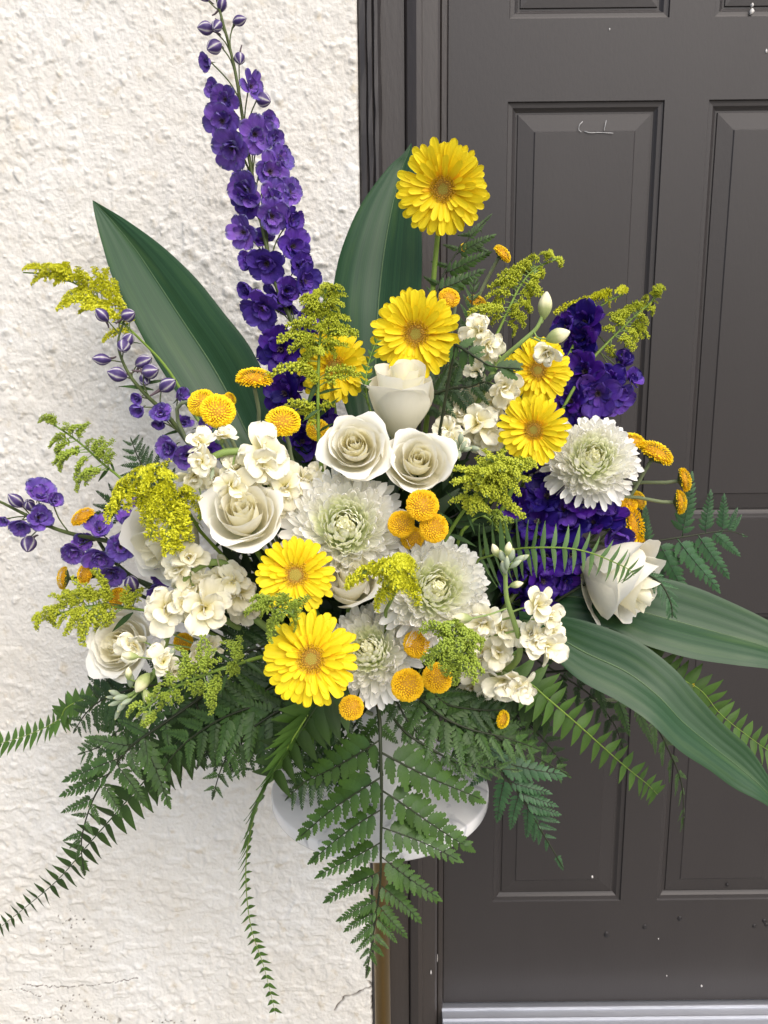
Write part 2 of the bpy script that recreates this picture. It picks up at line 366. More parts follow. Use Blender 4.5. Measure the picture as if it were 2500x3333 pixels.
def wall_mesh():
    xs = np.concatenate([np.linspace(-2.4, -.84, 40)[:-1], np.linspace(-.84, XE, 420)])
    zl, zh = at(600, 3400, 0).z, at(600, -60, 0).z
    zs = np.concatenate([np.linspace(GZ, zl, 8)[:-1], np.linspace(zl, zh, 1040), np.linspace(zh, 3.2, 24)[1:]])
    X, Z = np.meshgrid(xs, zs); nx, nz = len(xs), len(zs)
    wxx = X + .006 * (vnoise(X * 60, Z * 60, 3) - .5); wzz = Z + .008 * (vnoise(X * 55, Z * 50, 4) - .5)
    low = vnoise(X * 7, Z * 6, 11); rough = .45 + .55 * sstep(.3, .7, vnoise(X * 4.1 + 3, Z * 3.3, 12))
    h = .0035 * (low - .5)
    h += .0042 * rough * sstep(.42, .72, vnoise(wxx * 42, wzz * 36, 5)) * (.4 + .6 * vnoise(X * 90, Z * 80, 6))
    h += .0030 * (vnoise(wxx * 95, wzz * 80, 7) - .5) * rough
    h += .0014 * (vnoise(wxx * 210, wzz * 190, 8) - .5)
    b = blobs(wxx, wzz, .030, 5, .003, .0085, .55) * .75 + blobs(wxx, wzz, .017, 9, .002, .0052, .5) * .75 + blobs(wxx, wzz, .010, 15, .0012, .0030, .5) * .7
    smooth_low = sstep(.62, .40, Z) * .45
    h += b * (1 - smooth_low) * (.5 + .5 * rough)
    h += .0022 * sstep(.5, .8, vnoise(wxx * 28, wzz * 75, 21)) * sstep(.95, .5, Z)      # dragged ridges lower down
    dirt = np.zeros_like(X)
    def crack(pxs, w, depth):
        nonlocal h, dirt
        poly = []
        for (ax, ay) in pxs:
            p = at(ax, ay, 0); poly.append((p.x, p.z))
        d = seg_dist(X + .004 * (vnoise(X * 160, Z * 160, 31) - .5), Z + .006 * (vnoise(X * 120, Z * 120, 32) - .5), poly)
        m = sstep(w, w * .35, d); h -= depth * m; dirt = np.maximum(dirt, m)
    crack([z10(530, 2005), z10(590, 1935), z10(650, 1915), z10(690, 1885), z10(755, 1875)], .0030, .010)
    crack([z9(130, 1850), z9(300, 1862), z9(420, 1868), z9(560, 1855), z9(700, 1835), z9(840, 1815)], .0011, .0015)
    crack([z9(0, 1890), z9(130, 1880), z9(250, 1920)], .0009, .0012)
    crack([z10(735, 1830), z10(765, 1880), z10(760, 2000)], .0030, .006)
    rr = random.Random(5)
    for (cx, cy, sx, sy, n) in ((420, 1480, 120, 70, 16), (400, 1620, 150, 60, 18), (400, 1930, 60, 90, 14), (560, 1980, 80, 50, 6), (250, 2060, 240, 25, 22), (1010, 2070, 90, 18, 14), (620, 2060, 30, 30, 6)):
        for _ in range(n):
            p = at(*z9(rr.gauss(cx, sx * .5), rr.gauss(cy, sy * .5)), 0); r = rr.uniform(.0010, .0026)
            sel = (np.abs(X - p.x) < .01) & (np.abs(Z - p.z) < .01)
            d = np.hypot((X - p.x) * rr.uniform(.8, 1.6), Z - p.z)
            m = sstep(r * 1.2, r * .6, d) * sel; dirt = np.maximum(dirt, m); h -= .0015 * m
    p = at(*z9(715, 2068), 0); m = sstep(.013, .006, np.hypot((X - p.x) * 1.6, Z - p.z) + .006 * vnoise(X * 200, Z * 200, 41)); dirt = np.maximum(dirt, m * .7); h -= .004 * m
    edge = sstep(XE - .004 - .004 * vnoise(X * 0 + .5, Z * 60, 51), XE, X); h -= .004 * edge
    h *= .80
    V = np.stack([X, -h, Z], -1).reshape(-1, 3)
    i = np.arange(nx * nz).reshape(nz, nx)
    F = np.stack([i[:-1, :-1], i[:-1, 1:], i[1:, 1:], i[1:, :-1]], -1).reshape(-1, 4)
    # return of the wall edge, going back behind the frame
    ed = i[:, -1]; Vb = V[ed].copy(); Vb[:, 1] = .09; o = len(V); V = np.vstack([V, Vb])
    k = np.arange(nz - 1); F = np.vstack([F, np.stack([ed[k], o + k, o + k + 1, ed[k + 1]], -1)])
    me = bpy.data.meshes.new('stucco_wall'); me.vertices.add(len(V)); me.vertices.foreach_set('co', V.astype(np.float32).ravel())
    me.loops.add(F.size); me.loops.foreach_set('vertex_index', F.astype(np.int32).ravel())
    me.polygons.add(len(F)); me.polygons.foreach_set('loop_start', np.arange(0, F.size, 4, dtype=np.int32))
    me.polygons.foreach_set('use_smooth', np.ones(len(F), bool))
    at_ = me.attributes.new('dirt', 'FLOAT', 'POINT'); at_.data.foreach_set('value', np.concatenate([dirt.ravel(), np.zeros(nz)]).astype(np.float32))
    me.update(calc_edges=True); return me
def wall_mat():
    m, t, P, out = newmat('white stucco'); L = t.links.new
    tc = N(t, 'ShaderNodeTexCoord'); n1 = N(t, 'ShaderNodeTexNoise'); n1.inputs['Scale'].default_value = 5; n1.inputs['Detail'].default_value = 6; L(tc.outputs['Object'], n1.inputs['Vector'])
    n2 = N(t, 'ShaderNodeTexNoise'); n2.inputs['Scale'].default_value = 38; n2.inputs['Detail'].default_value = 5; L(tc.outputs['Object'], n2.inputs['Vector'])
    r1 = N(t, 'ShaderNodeValToRGB'); L(n1.outputs[0], r1.inputs[0]); r1.color_ramp.elements[0].position = .35; r1.color_ramp.elements[1].position = .7
    r1.color_ramp.elements[0].color = (.645, .62, .56, 1); r1.color_ramp.elements[1].color = (.70, .69, .65, 1)
    r2 = N(t, 'ShaderNodeValToRGB'); L(n2.outputs[0], r2.inputs[0]); r2.color_ramp.elements[0].position = .58; r2.color_ramp.elements[1].position = .78
    mx = N(t, 'ShaderNodeMix', data_type='RGBA'); L(r2.outputs[0], mx.inputs[0]); L(r1.outputs[0], mx.inputs[6]); mx.inputs[7].default_value = (.55, .49, .38, 1)
    at_ = N(t, 'ShaderNodeAttribute'); at_.attribute_name = 'dirt'
    m2 = N(t, 'ShaderNodeMix', data_type='RGBA'); L(at_.outputs['Fac'], m2.inputs[0]); L(mx.outputs[2], m2.inputs[6]); m2.inputs[7].default_value = (.11, .088, .07, 1)
    L(m2.outputs[2], P.inputs['Base Color']); P.inputs['Roughness'].default_value = .75; P.inputs['Specular IOR Level'].default_value = .25
    n3 = N(t, 'ShaderNodeTexNoise'); n3.inputs['Scale'].default_value = 190; n3.inputs['Detail'].default_value = 7; L(tc.outputs['Object'], n3.inputs['Vector'])
    b = N(t, 'ShaderNodeBump'); b.inputs['Strength'].default_value = .8; b.inputs['Distance'].default_value = .0022; L(n3.outputs[0], b.inputs['Height']); L(b.outputs[0], P.inputs['Normal'])
    return m
wm = wall_mesh(); wm.materials.append(wall_mat())
wall = inst('stucco_wall', wm, None); wall['label'] = 'white lumpy stucco wall left of the brown door, cracked near its foot'; wall['category'] = 'wall'

# ground (the pavement the stand is on)
V, F = box_vf(-12, 12, -14, .12, GZ - .2, GZ)
g = inst('ground', mk('ground', V, F, smat('concrete paving', (.30, .285, .26, 1), .85, nscale=12, nvar=.2, bump=.3, bscale=150), smooth=False), None); g['kind'] = 'structure'

PAINT = smat('brown door paint', (.0285, .025, .0245, 1), .45, nscale=7, col2=(.037, .033, .032, 1), bump=.08, bscale=220, spec=.38, stretch=(1, 1, .35))
PAINT2 = smat('brown frame paint', (.032, .027, .025, 1), .45, nscale=9, col2=(.043, .036, .032, 1), bump=.25, bscale=160, spec=.45, stretch=(1, 1, .2))
PAINT3 = smat('weathered frame paint', (.022, .020, .020, 1), .5, nscale=14, col2=(.036, .032, .032, 1), bump=.6, bscale=70, spec=.4, stretch=(1, 1, .08))
CHIP = smat('bare white primer', (.62, .60, .57, 1), .6, nscale=200)
WIRE = smat('clear staple wire', (.5, .5, .5, 1), .25, nscale=200)
DOT = smat('dark paint nick', (.012, .010, .010, 1), .6)
Z0, Z1 = GZ, 3.1
fr = thing('door_frame', 'dark brown painted wooden door frame between stucco wall and door', 'door frame', (XE, .03, GZ))
def profile(name, prof, mat, rough=0.0, seed=0, nzz=2):
    """a moulding: an (x, y) outline run up from the ground"""
    zz = np.linspace(Z0, Z1, nzz); V = []; F = []; n = len(prof); r = random.Random(seed)
    for k, z in enumerate(zz):
        for (x, y) in prof: V.append(Vector((x + rough * r.uniform(-.5, .5), y + rough * r.uniform(-.4, .4) if y < .08 else y, z)))
    for k in range(len(zz) - 1):
        for i in range(n): j = (i + 1) % n; F.append((k * n + i, k * n + j, (k + 1) * n + j, (k + 1) * n + i))
    F.append(tuple(range(n - 1, -1, -1))); F.append(tuple((len(zz) - 1) * n + i for i in range(n)))
    return part(name, V, F, mat, fr, smooth=False)
xb = wx(1250, 0); xj = wx(1326, 0.01); xs1 = wx(1374, 0); xs2 = wx(1428, 0); XD = wx(1452, DOORY)
bw = xb - XE
profile('brick_mould', [(XE + .0008, .09), (XE + .0008, .004), (XE + .004, -.003), (XE + bw * .36, -.004), (XE + bw * .40, .000), (XE + bw * .47, -.0045), (XE + bw * .66, -.005), (XE + bw * .70, -.001), (XE + bw * .78, -.006), (xb - .003, -.005), (xb + .0012, .002), (xb + .003, .0145), (xb + .003, .09)], PAINT3, .0022, 3, 90)
profile('jamb', [(xb + .0005, .088), (xb + .0005, .013), (xj - .002, .013), (xj - .001, .015), (xj - .001, .09)], PAINT2)
profile('casing', [(xj, .09), (xj, .012), (xj + .003, .006), (xs1 - .009, -.0015), (xs1, -.001), (xs1 + .001, .0015), (xs2 - .004, .003), (xs2, .006), (xs2, .09)], PAINT2)
profile('door_stop', [(xs2 + .001, .09), (xs2 + .001, .020), (xs2 + .004, .017), (XD - .004, .017), (XD - .002, .022), (XD - .0015, .09)], PAINT2)
for (zx, zy, w, h_) in ((660, 545, .0042, .030), (628, 547, .0028, .010), (672, 450, .0016, .020)):
    px, py = 1100 + zx * .4822, 2900 + zy * .4822
    p = at(px, py, .016 if zx > 655 else .0005); rr = random.Random(int(zx)); n = 10
    V = [p] + [p + Vector((math.cos(2 * PI * k / n) * w * .5 * rr.uniform(.6, 1.2), 0, math.sin(2 * PI * k / n) * h_ * .5 * rr.uniform(.7, 1.1))) for k in range(n)]
    V = [Vector((v.x, v.y - .0016, v.z)) for v in V] + [Vector((v.x, v.y, v.z)) for v in V[1:]]
    F = [(0, 1 + k, 1 + (k + 1) % n) for k in range(n)] + [(1 + k, 1 + n + k, 1 + n + (k + 1) % n, 1 + (k + 1) % n) for k in range(n)]
    part('paint_chip', V, F, CHIP, fr, smooth=False, label='pale chip where the brown paint has come off')

# door
door = thing('door', 'dark brown six-panel door behind the flowers, with raised panels', 'door', (XD + .4, DOORY, ZS + .004))
p1a, p1b = wx(1653, DOORY, 331), wx(2164, DOORY, 331); p2a = wx(2308, DOORY, 331); p2b = p2a + (p1b - p1a)
DX1 = p2b + (p1a - XD)
zr = [ZS + .006]
zl0 = at(1620, 2936, DOORY).z; zl1 = at(2446, 1996, DOORY).z; zm0 = at(2224, 1690, DOORY).z; zm1 = at(1653, 331, DOORY).z; zt0 = at(1653, 62, DOORY).z; zt1 = zt0 + .26
rows = [(zl0, zl1), (zm0, zm1), (zt0, zt1)]
xc = [XD, p1a, p1b, p2a, p2b, DX1]; zc = [ZS + .006, zl0, zl1, zm0, zm1, zt0, zt1, zt1 + .11]
V = [Vector((x, DOORY, z)) for z in zc for x in xc]; F = []
for j in range(7):
    for i in range(5):
        if i in (1, 3) and j in (1, 3, 5): continue
        F.append((j * 6 + i, j * 6 + i + 1, (j + 1) * 6 + i + 1, (j + 1) * 6 + i))
o = len(V); V += [Vector((v.x, DOORY + .045, v.z)) for v in V]
ring = [0, 1, 2, 3, 4, 5] + [6 * j + 5 for j in range(1, 8)] + [42 + i for i in (4, 3, 2, 1, 0)] + [6 * j for j in range(6, 0, -1)]
for a, b in zip(ring, ring[1:] + ring[:1]): F.append((b, a, a + o, b + o))
part('slab', V, F, PAINT, door, smooth=False)
RINGS = [(0, 0), (.0016, .0034), (.0045, .0040), (.009, .0046), (.0125, .0078), (.0155, .0098), (.0185, .0098), (.0195, .0075), (.047, .0045), (.0490, .0028), (.0498, .0028)]
for (a, b) in rows:
    for (xa, xb_) in ((p1a, p1b), (p2a, p2b)):
        V = []; F = []
        for (ins, dep) in RINGS:
            i2 = ins; V += [Vector((xa + i2, DOORY + dep, a + i2)), Vector((xb_ - i2, DOORY + dep, a + i2)), Vector((xb_ - i2, DOORY + dep, b - i2)), Vector((xa + i2, DOORY + dep, b - i2))]
        for r in range(len(RINGS) - 1):
            for k in range(4): k2 = (k + 1) % 4; F.append((r * 4 + k, r * 4 + k2, r * 4 + 4 + k2, r * 4 + 4 + k))
        q = (len(RINGS) - 1) * 4; F.append((q, q + 1, q + 2, q + 3))
        part('panel', V, F, PAINT, door, smooth=False)
def on_door(x, y, f, dy=0.0): return at(*f(x, y), DOORY - dy)
for pts in ([(918, 486), (905, 500), (902, 518), (912, 528)], [(1012, 482), (1008, 500), (1003, 524)], [(925, 526), (950, 531), (985, 530), (1040, 533)]):
    tube('staple', cat([on_door(x, y, z2, -.002 + .002 * (i % 2)) for i, (x, y) in enumerate(pts)], 8), (.0006), .0005, WIRE, door, 5)
for (x, y, f, r) in ((788, 1562, z11, .0075), (992, 1520, z11, .006), (1182, 1474, z11, .006), (1585, 1517, z11, .0055), (1640, 1490, z11, .006), (1440, 1295, z11, .004), (1650, 1510, z11, .005)):
    p = on_door(x, y, f, .0004 if y > 1300 else -.004); rr = random.Random(int(x)); n = 12
    V = [p + Vector((0, -.0006, 0))] + [p + Vector((math.cos(2 * PI * k / n) * r * rr.uniform(.55, .9), -.0005, math.sin(2 * PI * k / n) * r * rr.uniform(.7, 1.1))) for k in range(n)]
    V += [v + Vector((0, .0022, 0)) for v in V[1:]]
    F = [(0, 1 + k, 1 + (k + 1) % n) for k in range(n)] + [(1 + k, 1 + n + k, 1 + n + (k + 1) % n, 1 + (k + 1) % n) for k in range(n)]
    part('scuff', V, F, DOT, door)
for (x, y, f, r) in ((712, 1257, z11, .004), (1300, 1840, z11, .003), (1595, 45, z2, .005), (1597, 20, z2, .0025), (1652, 205, z2, .003), (1025, 118, z2, .002), (1112, 1785, z11, .0015), (1067, 1585, z11, .0016), (1523, 655, z2, .0028)):
    p = on_door(x, y, f, .0004); rr = random.Random(int(x)); n = 8
    if 1240 < y < 1270: p.y += .004
    if y == 655: p.y += .005
    V = [p + Vector((0, -.0015, 0))] + [p + Vector((math.cos(2 * PI * k / n) * r * rr.uniform(.4, .8), -.0008, math.sin(2 * PI * k / n) * r * rr.uniform(.7, 1.4))) for k in range(n)]
    V += [v + Vector((0, .004, 0)) for v in V[1:]]
    F = [(0, 1 + k, 1 + (k + 1) % n) for k in range(n)] + [(1 + k, 1 + n + k, 1 + n + (k + 1) % n, 1 + (k + 1) % n) for k in range(n)]
    part('paint_chip', V, F, CHIP, door)
V, F = box_vf(DX1 + .003, DX1 + .05, .004, .09, GZ, 3.1); part('jamb', V, F, PAINT2, fr, smooth=False)
V, F = box_vf(DX1 + .0505, DX1 + 2.2, 0, .09, GZ, 3.2); part('wall_section', V, F, wm.materials[0], wall, smooth=False)
V, F = box_vf(XE - .01, DX1 + .05, .006, .09, zt1 + .113, 3.2); part('wall_section', V, F, wm.materials[0], wall, smooth=False)
# threshold with its two ridges
ALU = smat('worn aluminium', (.52, .54, .59, 1), .36, .75, nscale=60, nvar=.12, bump=.2, bscale=300, stretch=(.2, 1, 1))
th = thing('threshold', 'ridged aluminium door threshold under the brown door', 'threshold', (XD + .4, 0, GZ))
xa = XD - .004
def extr(name, prof, mat, parent, x0, x1):
    n = len(prof); V = [Vector((x, y, z)) for x in (x0, x1) for (y, z) in prof]
    F = [(i, (i + 1) % n, n + (i + 1) % n, n + i) for i in range(n)] + [tuple(range(n - 1, -1, -1)), tuple(range(n, 2 * n))]
    return part(name, V, F, mat, parent, smooth=False)
extr('tread', [(.075, GZ), (.075, ZS), (DOORY - .006, ZS), (DOORY - .009, ZS + .003), (DOORY - .012, ZS + .003), (DOORY - .014, ZS - .002), (.001, ZS - .004), (-.002, ZS - .001), (-.005, ZS - .001), (-.007, ZS - .006), (-.050, ZS - .010), (-.054, ZS - .016), (-.054, GZ)], ALU, th, xa, DX1)

# ------------------------------------------------------------------ plant stand and vase
MARB = None
def marble():
    m, t, P, out = newmat('white marble'); L = t.links.new
    tc = N(t, 'ShaderNodeTexCoord'); n1 = N(t, 'ShaderNodeTexNoise'); n1.inputs['Scale'].default_value = 5; n1.inputs['Detail'].default_value = 8; n1.inputs['Distortion'].default_value = 2.2; L(tc.outputs['Object'], n1.inputs['Vector'])
    s = N(t, 'ShaderNodeMath', operation='SUBTRACT'); L(n1.outputs[0], s.inputs[0]); s.inputs[1].default_value = .5
    a = N(t, 'ShaderNodeMath', operation='ABSOLUTE'); L(s.outputs[0], a.inputs[0])
    r = N(t, 'ShaderNodeValToRGB'); L(a.outputs[0], r.inputs[0]); e = r.color_ramp.elements
    e[0].position = 0; e[0].color = (.42, .43, .45, 1); e[1].position = .035; e[1].color = (.72, .72, .72, 1); e2 = e.new(.15); e2.color = (.79, .79, .785, 1)
    L(r.outputs[0], P.inputs['Base Color']); P.inputs['Roughness'].default_value = .12
    return m
MARB = marble(); BRASS = smat('satin brass', (.25, .175, .072, 1), .40, .85, nscale=200, nvar=.08)
st = thing('plant_stand', 'tall plant stand with a round white marble top on a brass pole', 'plant stand', (STAND.x, STAND.y, GZ))
def lathe(name, prof, c, mat, parent, n=64):
    V, F = lathe_vf(prof, n); return part(name, [v + c for v in V], F, mat, parent)
T = .019
lathe('tabletop', [(0, 0), (DISC_R - .003, 0), (DISC_R - .0008, -.0008), (DISC_R, -.003), (DISC_R, -T + .003), (DISC_R - .001, -T + .0006), (DISC_R - .004, -T), (0, -T)], STAND, MARB, st, 96)
lathe('pole', [(0, TOPZ - T - .0005), (.045, TOPZ - T - .0005), (.045, TOPZ - T - .006), (.0125, TOPZ - T - .007), (.0125, GZ + .012), (0, GZ + .012)], Vector((STAND.x, STAND.y, 0)), BRASS, st, 40)
lathe('base', [(0, GZ + .0115), (.12, GZ + .0115), (.128, GZ + .009), (.13, GZ + .001), (0, GZ + .001)], Vector((STAND.x, STAND.y, 0)), BRASS, st, 64)
GLAZE = smat('white ceramic glaze', (.80, .80, .785, 1), .15, nscale=30, nvar=.02)
va = thing('vase', 'white ceramic vase on the marble top, mostly hidden by ferns', 'vase', (VASE.x, VASE.y, TOPZ + .0005))
R_ = VASE_R
lathe('bowl', [(0, .0005), (R_ * .86, .0005), (R_ * .92, .003), (R_ * .97, .02), (R_, .06), (R_ * .99, .11), (R_ * .93, .145), (R_ * .92, VASE_H), (R_ * .88, VASE_H + .001), (R_ * .87, .145), (R_ * .92, .1), (R_ * .9, .02), (0, .015)], Vector((VASE.x, VASE.y, TOPZ)), GLAZE, va, 64)

# ------------------------------------------------------------------ gerbera daisies
def phyl(n): return [(i * 2.399963, math.sqrt((i + .5) / n)) for i in range(n)]
GP = petals('gerbera_petal', M['gerb'], 6, Wd=.225, nu=11, nv=6, peak=.68, sharp=.42, a0=.10, curl=-.25, cup=.18, ridge=.012, basew=.35, tip=-.01, ruf=.012)
GP2 = petals('gerbera_short_petal', M['gerb'], 4, Wd=.25, nu=9, nv=4, peak=.68, sharp=.42, a0=.10, curl=-.15, cup=.25, ridge=.012, basew=.4, ruf=.01)
def gerb_disc():
    ring = MB(); tips = MB(); core = MB(); r = random.Random(2)
    for i, (a, q) in enumerate(phyl(230)):
        rad = q * .30; hgt = .055 + .03 * (1 - (rad / .3) ** 2)
        p = Vector((math.cos(a) * rad, math.sin(a) * rad, hgt)); out = Vector((math.cos(a), math.sin(a), 0))
        if rad < .12:
            s = .013; ax = (Vector((0, 0, 1)) + out * rad * 2).normalized()
            V = [p - ax * .02 + Vector((math.cos(k * PI / 2) * s, math.sin(k * PI / 2) * s, 0)) for k in range(4)] + [p + ax * .012]
            core.add(V, [(0, 1, 4), (1, 2, 4), (2, 3, 4), (3, 0, 4)])
        else:
            ax = (Vector((0, 0, 1)) + out * r.uniform(.1, .7) + Vector((r.uniform(-.3, .3), r.uniform(-.3, .3), 0))).normalized(); L = r.uniform(.035, .06); w = .0085
            x = ax.orthogonal().normalized(); y = ax.cross(x)
            V = []
            for (h, ww) in ((-.02, w), (L, w * .8)): V += [p + ax * h + (x * math.cos(k * 2.094) + y * math.sin(k * 2.094)) * ww for k in range(3)]
            ring.add(V, [(0, 1, 4, 3), (1, 2, 5, 4), (2, 0, 3, 5)])
            q_ = p + ax * L; V = []
            for (h, ww) in ((0, w * 1.1), (.016, w * 1.2)): V += [q_ + ax * h + (x * math.cos(k * 2.094) + y * math.sin(k * 2.094)) * ww for k in range(3)]
            V += [q_ + ax * .024]
            tips.add(V, [(0, 1, 4, 3), (1, 2, 5, 4), (2, 0, 3, 5), (3, 4, 6), (4, 5, 6), (5, 3, 6)])
    V, F = lathe_vf([(0, .050), (.13, .045), (.22, .028), (.29, -.005), (.30, -.06), (.12, -.12), (.05, -.17)], 24)
    d = mk('gerbera_disc', V, F, M['gerb_brown'])
    return d, mk('stamens', ring.V, ring.F, M['gerb_brown']), mk('pollen', tips.V, tips.F, M['gerb_tip']), mk('eye', core.V, core.F, M['gerb_green'])
GD = gerb_disc()
def gerb_inner():
    b = MB(); r = random.Random(4)
    for k in range(90):
        a = k * 2.399963; L = r.uniform(.12, .30) if k % 3 else r.uniform(.1, .16)
        V, F, U = petal_vf(L=L, Wd=.26 if L > .2 else .34, nu=4, nv=2, peak=.6, sharp=.7, a0=.0, curl=-.2, cup=.4, basew=.5, seed=k)
        m = Matrix.Rotation(a, 4, 'Z') @ Matrix.Translation((0, .24, .01 + r.uniform(0, .015))) @ Matrix.Rotation(math.radians(r.uniform(12, 38)), 4, 'X') @ Matrix.Rotation(r.uniform(-.3, .3), 4, 'Y')
        b.add([m @ v for v in V], F, U)
    return mk('inner_florets', b.V, b.F, M['gerb_in'], b.U)
GI = gerb_inner()
GB = mk('gerbera_bracts', *lathe_vf([(.30, -.05), (.24, -.12), (.12, -.19), (.045, -.24)], 20), M['calyx'])
def gerbera(px, py, r, Y, tx, ty, label, seed=0, via=None, blen=.05, sag=0.0, lower=None, ds=1.0):
    c = at(px, py, Y); R = r / pxm(c); n = nrm(c, tx, ty); rr = random.Random(seed)
    path = stem_path(c - n * R * .2, -n, blen, via)
    if lower: path = cat([c - n * R * .2, c - n * (R * .2 + .03)] + [at(*q) for q in lower] + [mouth(c)], 24)
    t = thing('gerbera_daisy', label, 'gerbera daisy', path[-1], 'yellow gerbera daisies in the arrangement')
    tube('stem', path, .0036, .0042, M['stem'], t, 8)
    def ringp(N_, L, elev, off, vs, rad, jit):
        for k in range(N_):
            a = off + 2 * PI * k / N_ + rr.uniform(-.07, .07)
            dr = sag * max(0, -math.sin(a))      # lower petals hang a little
            e = math.radians(elev + rr.gauss(0, jit)) - dr
            inst('petal', rr.choice(vs), t, pm(c, n, a - PI / 2, e, R * rad, R * L * rr.uniform(.90, 1.05), rr.gauss(0, .20), R * .0))
    o = rr.uniform(0, 6)
    ev = rr.uniform(-4, 7)
    ringp(26, .84, 2 + ev, o, GP, .16, 4.5); ringp(25, .79, 9 + ev, o + .12, GP, .15, 5.5); ringp(22, .60, 17 + ev, o + .1, GP2, .15, 7); ringp(19, .40, 24, o, GP2, .15, 7)
    B = frame(c, n, rr.uniform(0, 6), R) @ Matrix.Diagonal((ds, ds, 1, 1))
    inst('inner_florets', GI, t, B, 'stuff'); d = inst('disc', GD[0], t, B)
    inst('stamens', GD[1], d, B, 'stuff'); inst('pollen', GD[2], d, B, 'stuff'); inst('eye', GD[3], d, B, 'stuff'); inst('calyx', GB, t, B)
    return t
gerbera(1442, 615, 152, -.30, .0, -.06, 'topmost yellow gerbera daisy, in front of the upright leaf tip', 1, ds=.92, lower=[(1412, 900, -.25), (1403, 1120, -.25), (1393, 1330, -.26)])
gerbera(1353, 1087, 148, -.36, -.05, -.02, 'second highest yellow gerbera daisy, above the upright white rosebud', 2, lower=[(1318, 1160, -.30), (1303, 1260, -.29), (1310, 1400, -.29)])
gerbera(1088, 1195, 122, -.33, .12, .10, 'yellow gerbera daisy partly hidden behind the central goldenrod spray', 3)
gerbera(1750, 1206, 112, -.36, .12, .08, 'yellow gerbera daisy with a cream stock floret hanging over its top', 4)
gerbera(1737, 1400, 118, -.42, -.10, .06, 'small yellow gerbera daisy touching the large white mum on its right', 5, ds=.9)
gerbera(962, 1872, 133, -.53, -.06, .05, 'deep yellow gerbera daisy beneath the left white rose', 6, ds=1.22)
gerbera(1013, 2145, 160, -.58, -.05, -.03, 'lowest yellow gerbera daisy, beside the drooping white mum', 7)

# ------------------------------------------------------------------ white football mums
MP = {'in': petals('mum_inner_petal', M['mum_in'], 2, Wd=.17, nu=5, nv=3, peak=.6, sharp=.7, a0=-.2, curl=1.0, cup=.55, basew=.55),
      'mid': petals('mum_middle_petal', M['mum_mid'], 3, Wd=.165, nu=7, nv=4, peak=.78, sharp=.40, a0=-.32, curl=1.15, cup=.55, basew=.45, ruf=.012),
      'out': petals('mum_outer_petal', M['mum_out'], 5, Wd=.16, nu=8, nv=4, peak=.78, sharp=.40, a0=-.35, curl=1.25, cup=.5, basew=.4, ruf=.015),
      'rim': petals('mum_rim_petal', M['mum_out'], 3, Wd=.15, nu=8, nv=4, peak=.75, sharp=.42, a0=.1, curl=-.35, cup=.55, basew=.4, ruf=.012)}
def mum(px, py, r, Y, tx, ty, label, seed, n_=190, depth=.62, incurve=0.0):
    c = at(px, py, Y); R = r / pxm(c); n = nrm(c, tx, ty); rr = random.Random(seed)
    base = c - n * R * .25
    path = stem_path(base - n * R * .15, -n, .05)
    t = thing('chrysanthemum', label, 'chrysanthemum', path[-1], 'large white chrysanthemums in the arrangement')
    tube('stem', path, .004, .005, M['stem'], t, 8)
    V, F = lathe_vf([(0, .10), (.14, .06), (.2, -.06), (.12, -.16), (.05, -.2)], 16)
    part('receptacle', [frame(base, n, 0, R) @ v for v in V], F, M['mum_core'], t)
    for i in range(n_):
        q = (i + .5) / n_; a = i * 2.399963
        elev = math.radians(88 - 86 * q ** .82 + rr.gauss(0, 3 + 4 * q))
        rad = R * .17 * math.sqrt(q); lift = R * .34 * (1 - q) ** 1.6
        if q < .20: k, L = 'in', .52 + .4 * q
        elif q < .5: k, L = 'mid', .54 + .34 * q
        elif q < .88: k, L = 'out', .62 + .34 * q
        else: k, L = 'rim', .92
        inst('petal', rr.choice(MP[k]), t, pm(base, n, a, elev, rad, R * L * 1.06 * rr.uniform(.93, 1.05), rr.gauss(0, .22), lift))
    return t
mum(1122, 1722, 190, -.47, .0, .20, 'large white mum at the centre, just above the white rosebud', 1, 430)
mum(1412, 1922, 176, -.50, .18, .16, 'large white mum with a goldenrod tuft over its left edge', 2, 410)
mum(1206, 2122, 156, -.50, -.20, .22, 'white mum between the lowest gerbera and golden buttons, outer petals drooping', 3, 370)
mum(1925, 1500, 146, -.37, .12, .28, 'white mum on the right, against the brown door', 4, 380)

# ------------------------------------------------------------------ roses
def rose_petal(R, H, r0, spread, half, lip, opening, seed, rag=.01, nu=10, nv=12, fall=.2):
    """piece of a flaring cup round the Z axis, centred on +Y; r0 = radius at mid height"""
    r = random.Random(seed); V = []; F = []; U = []; ph = r.uniform(0, 6)
    for i in range(nu + 1):
        u = i / nu
        for j in range(nv + 1):
            s = j / nv * 2 - 1
            wfac = .55 + .45 * math.sin(PI / 2 * min(u * 1.5, 1)); wfac *= 1 - .32 * max(0, u - .72) / .28
            a = s * half * wfac
            uu = u * (1 - fall * abs(s) ** 2.6 + .035 * math.sin(2.5 * s + ph) * u) 
            rad = r0 * (.22 + .78 * math.sin(PI / 2 * min(uu * 1.35, 1))) + opening * uu ** 2.2 + spread * s * r0
            z = H * uu
            # rolled lip
            l = max(0, uu - .74) / .26
            rad += lip * l ** 1.6; z -= lip * .75 * l ** 2.4
            rad += lip * .5 * abs(s) ** 4 * uu
            w = rag * math.sin(5 * s + ph) * l + rag * .5 * math.sin(11 * s + ph * 2) * l
            rad += w; z += w * .7
            V.append(Vector((math.sin(a) * rad, math.cos(a) * rad, z))); U.append((j / nv, u))
    for i in range(nu):
        for j in range(nv): k = i * (nv + 1) + j; F.append((k, k + nv + 1, k + nv + 2, k + 1))
    return V, F, U
ROSES = {}
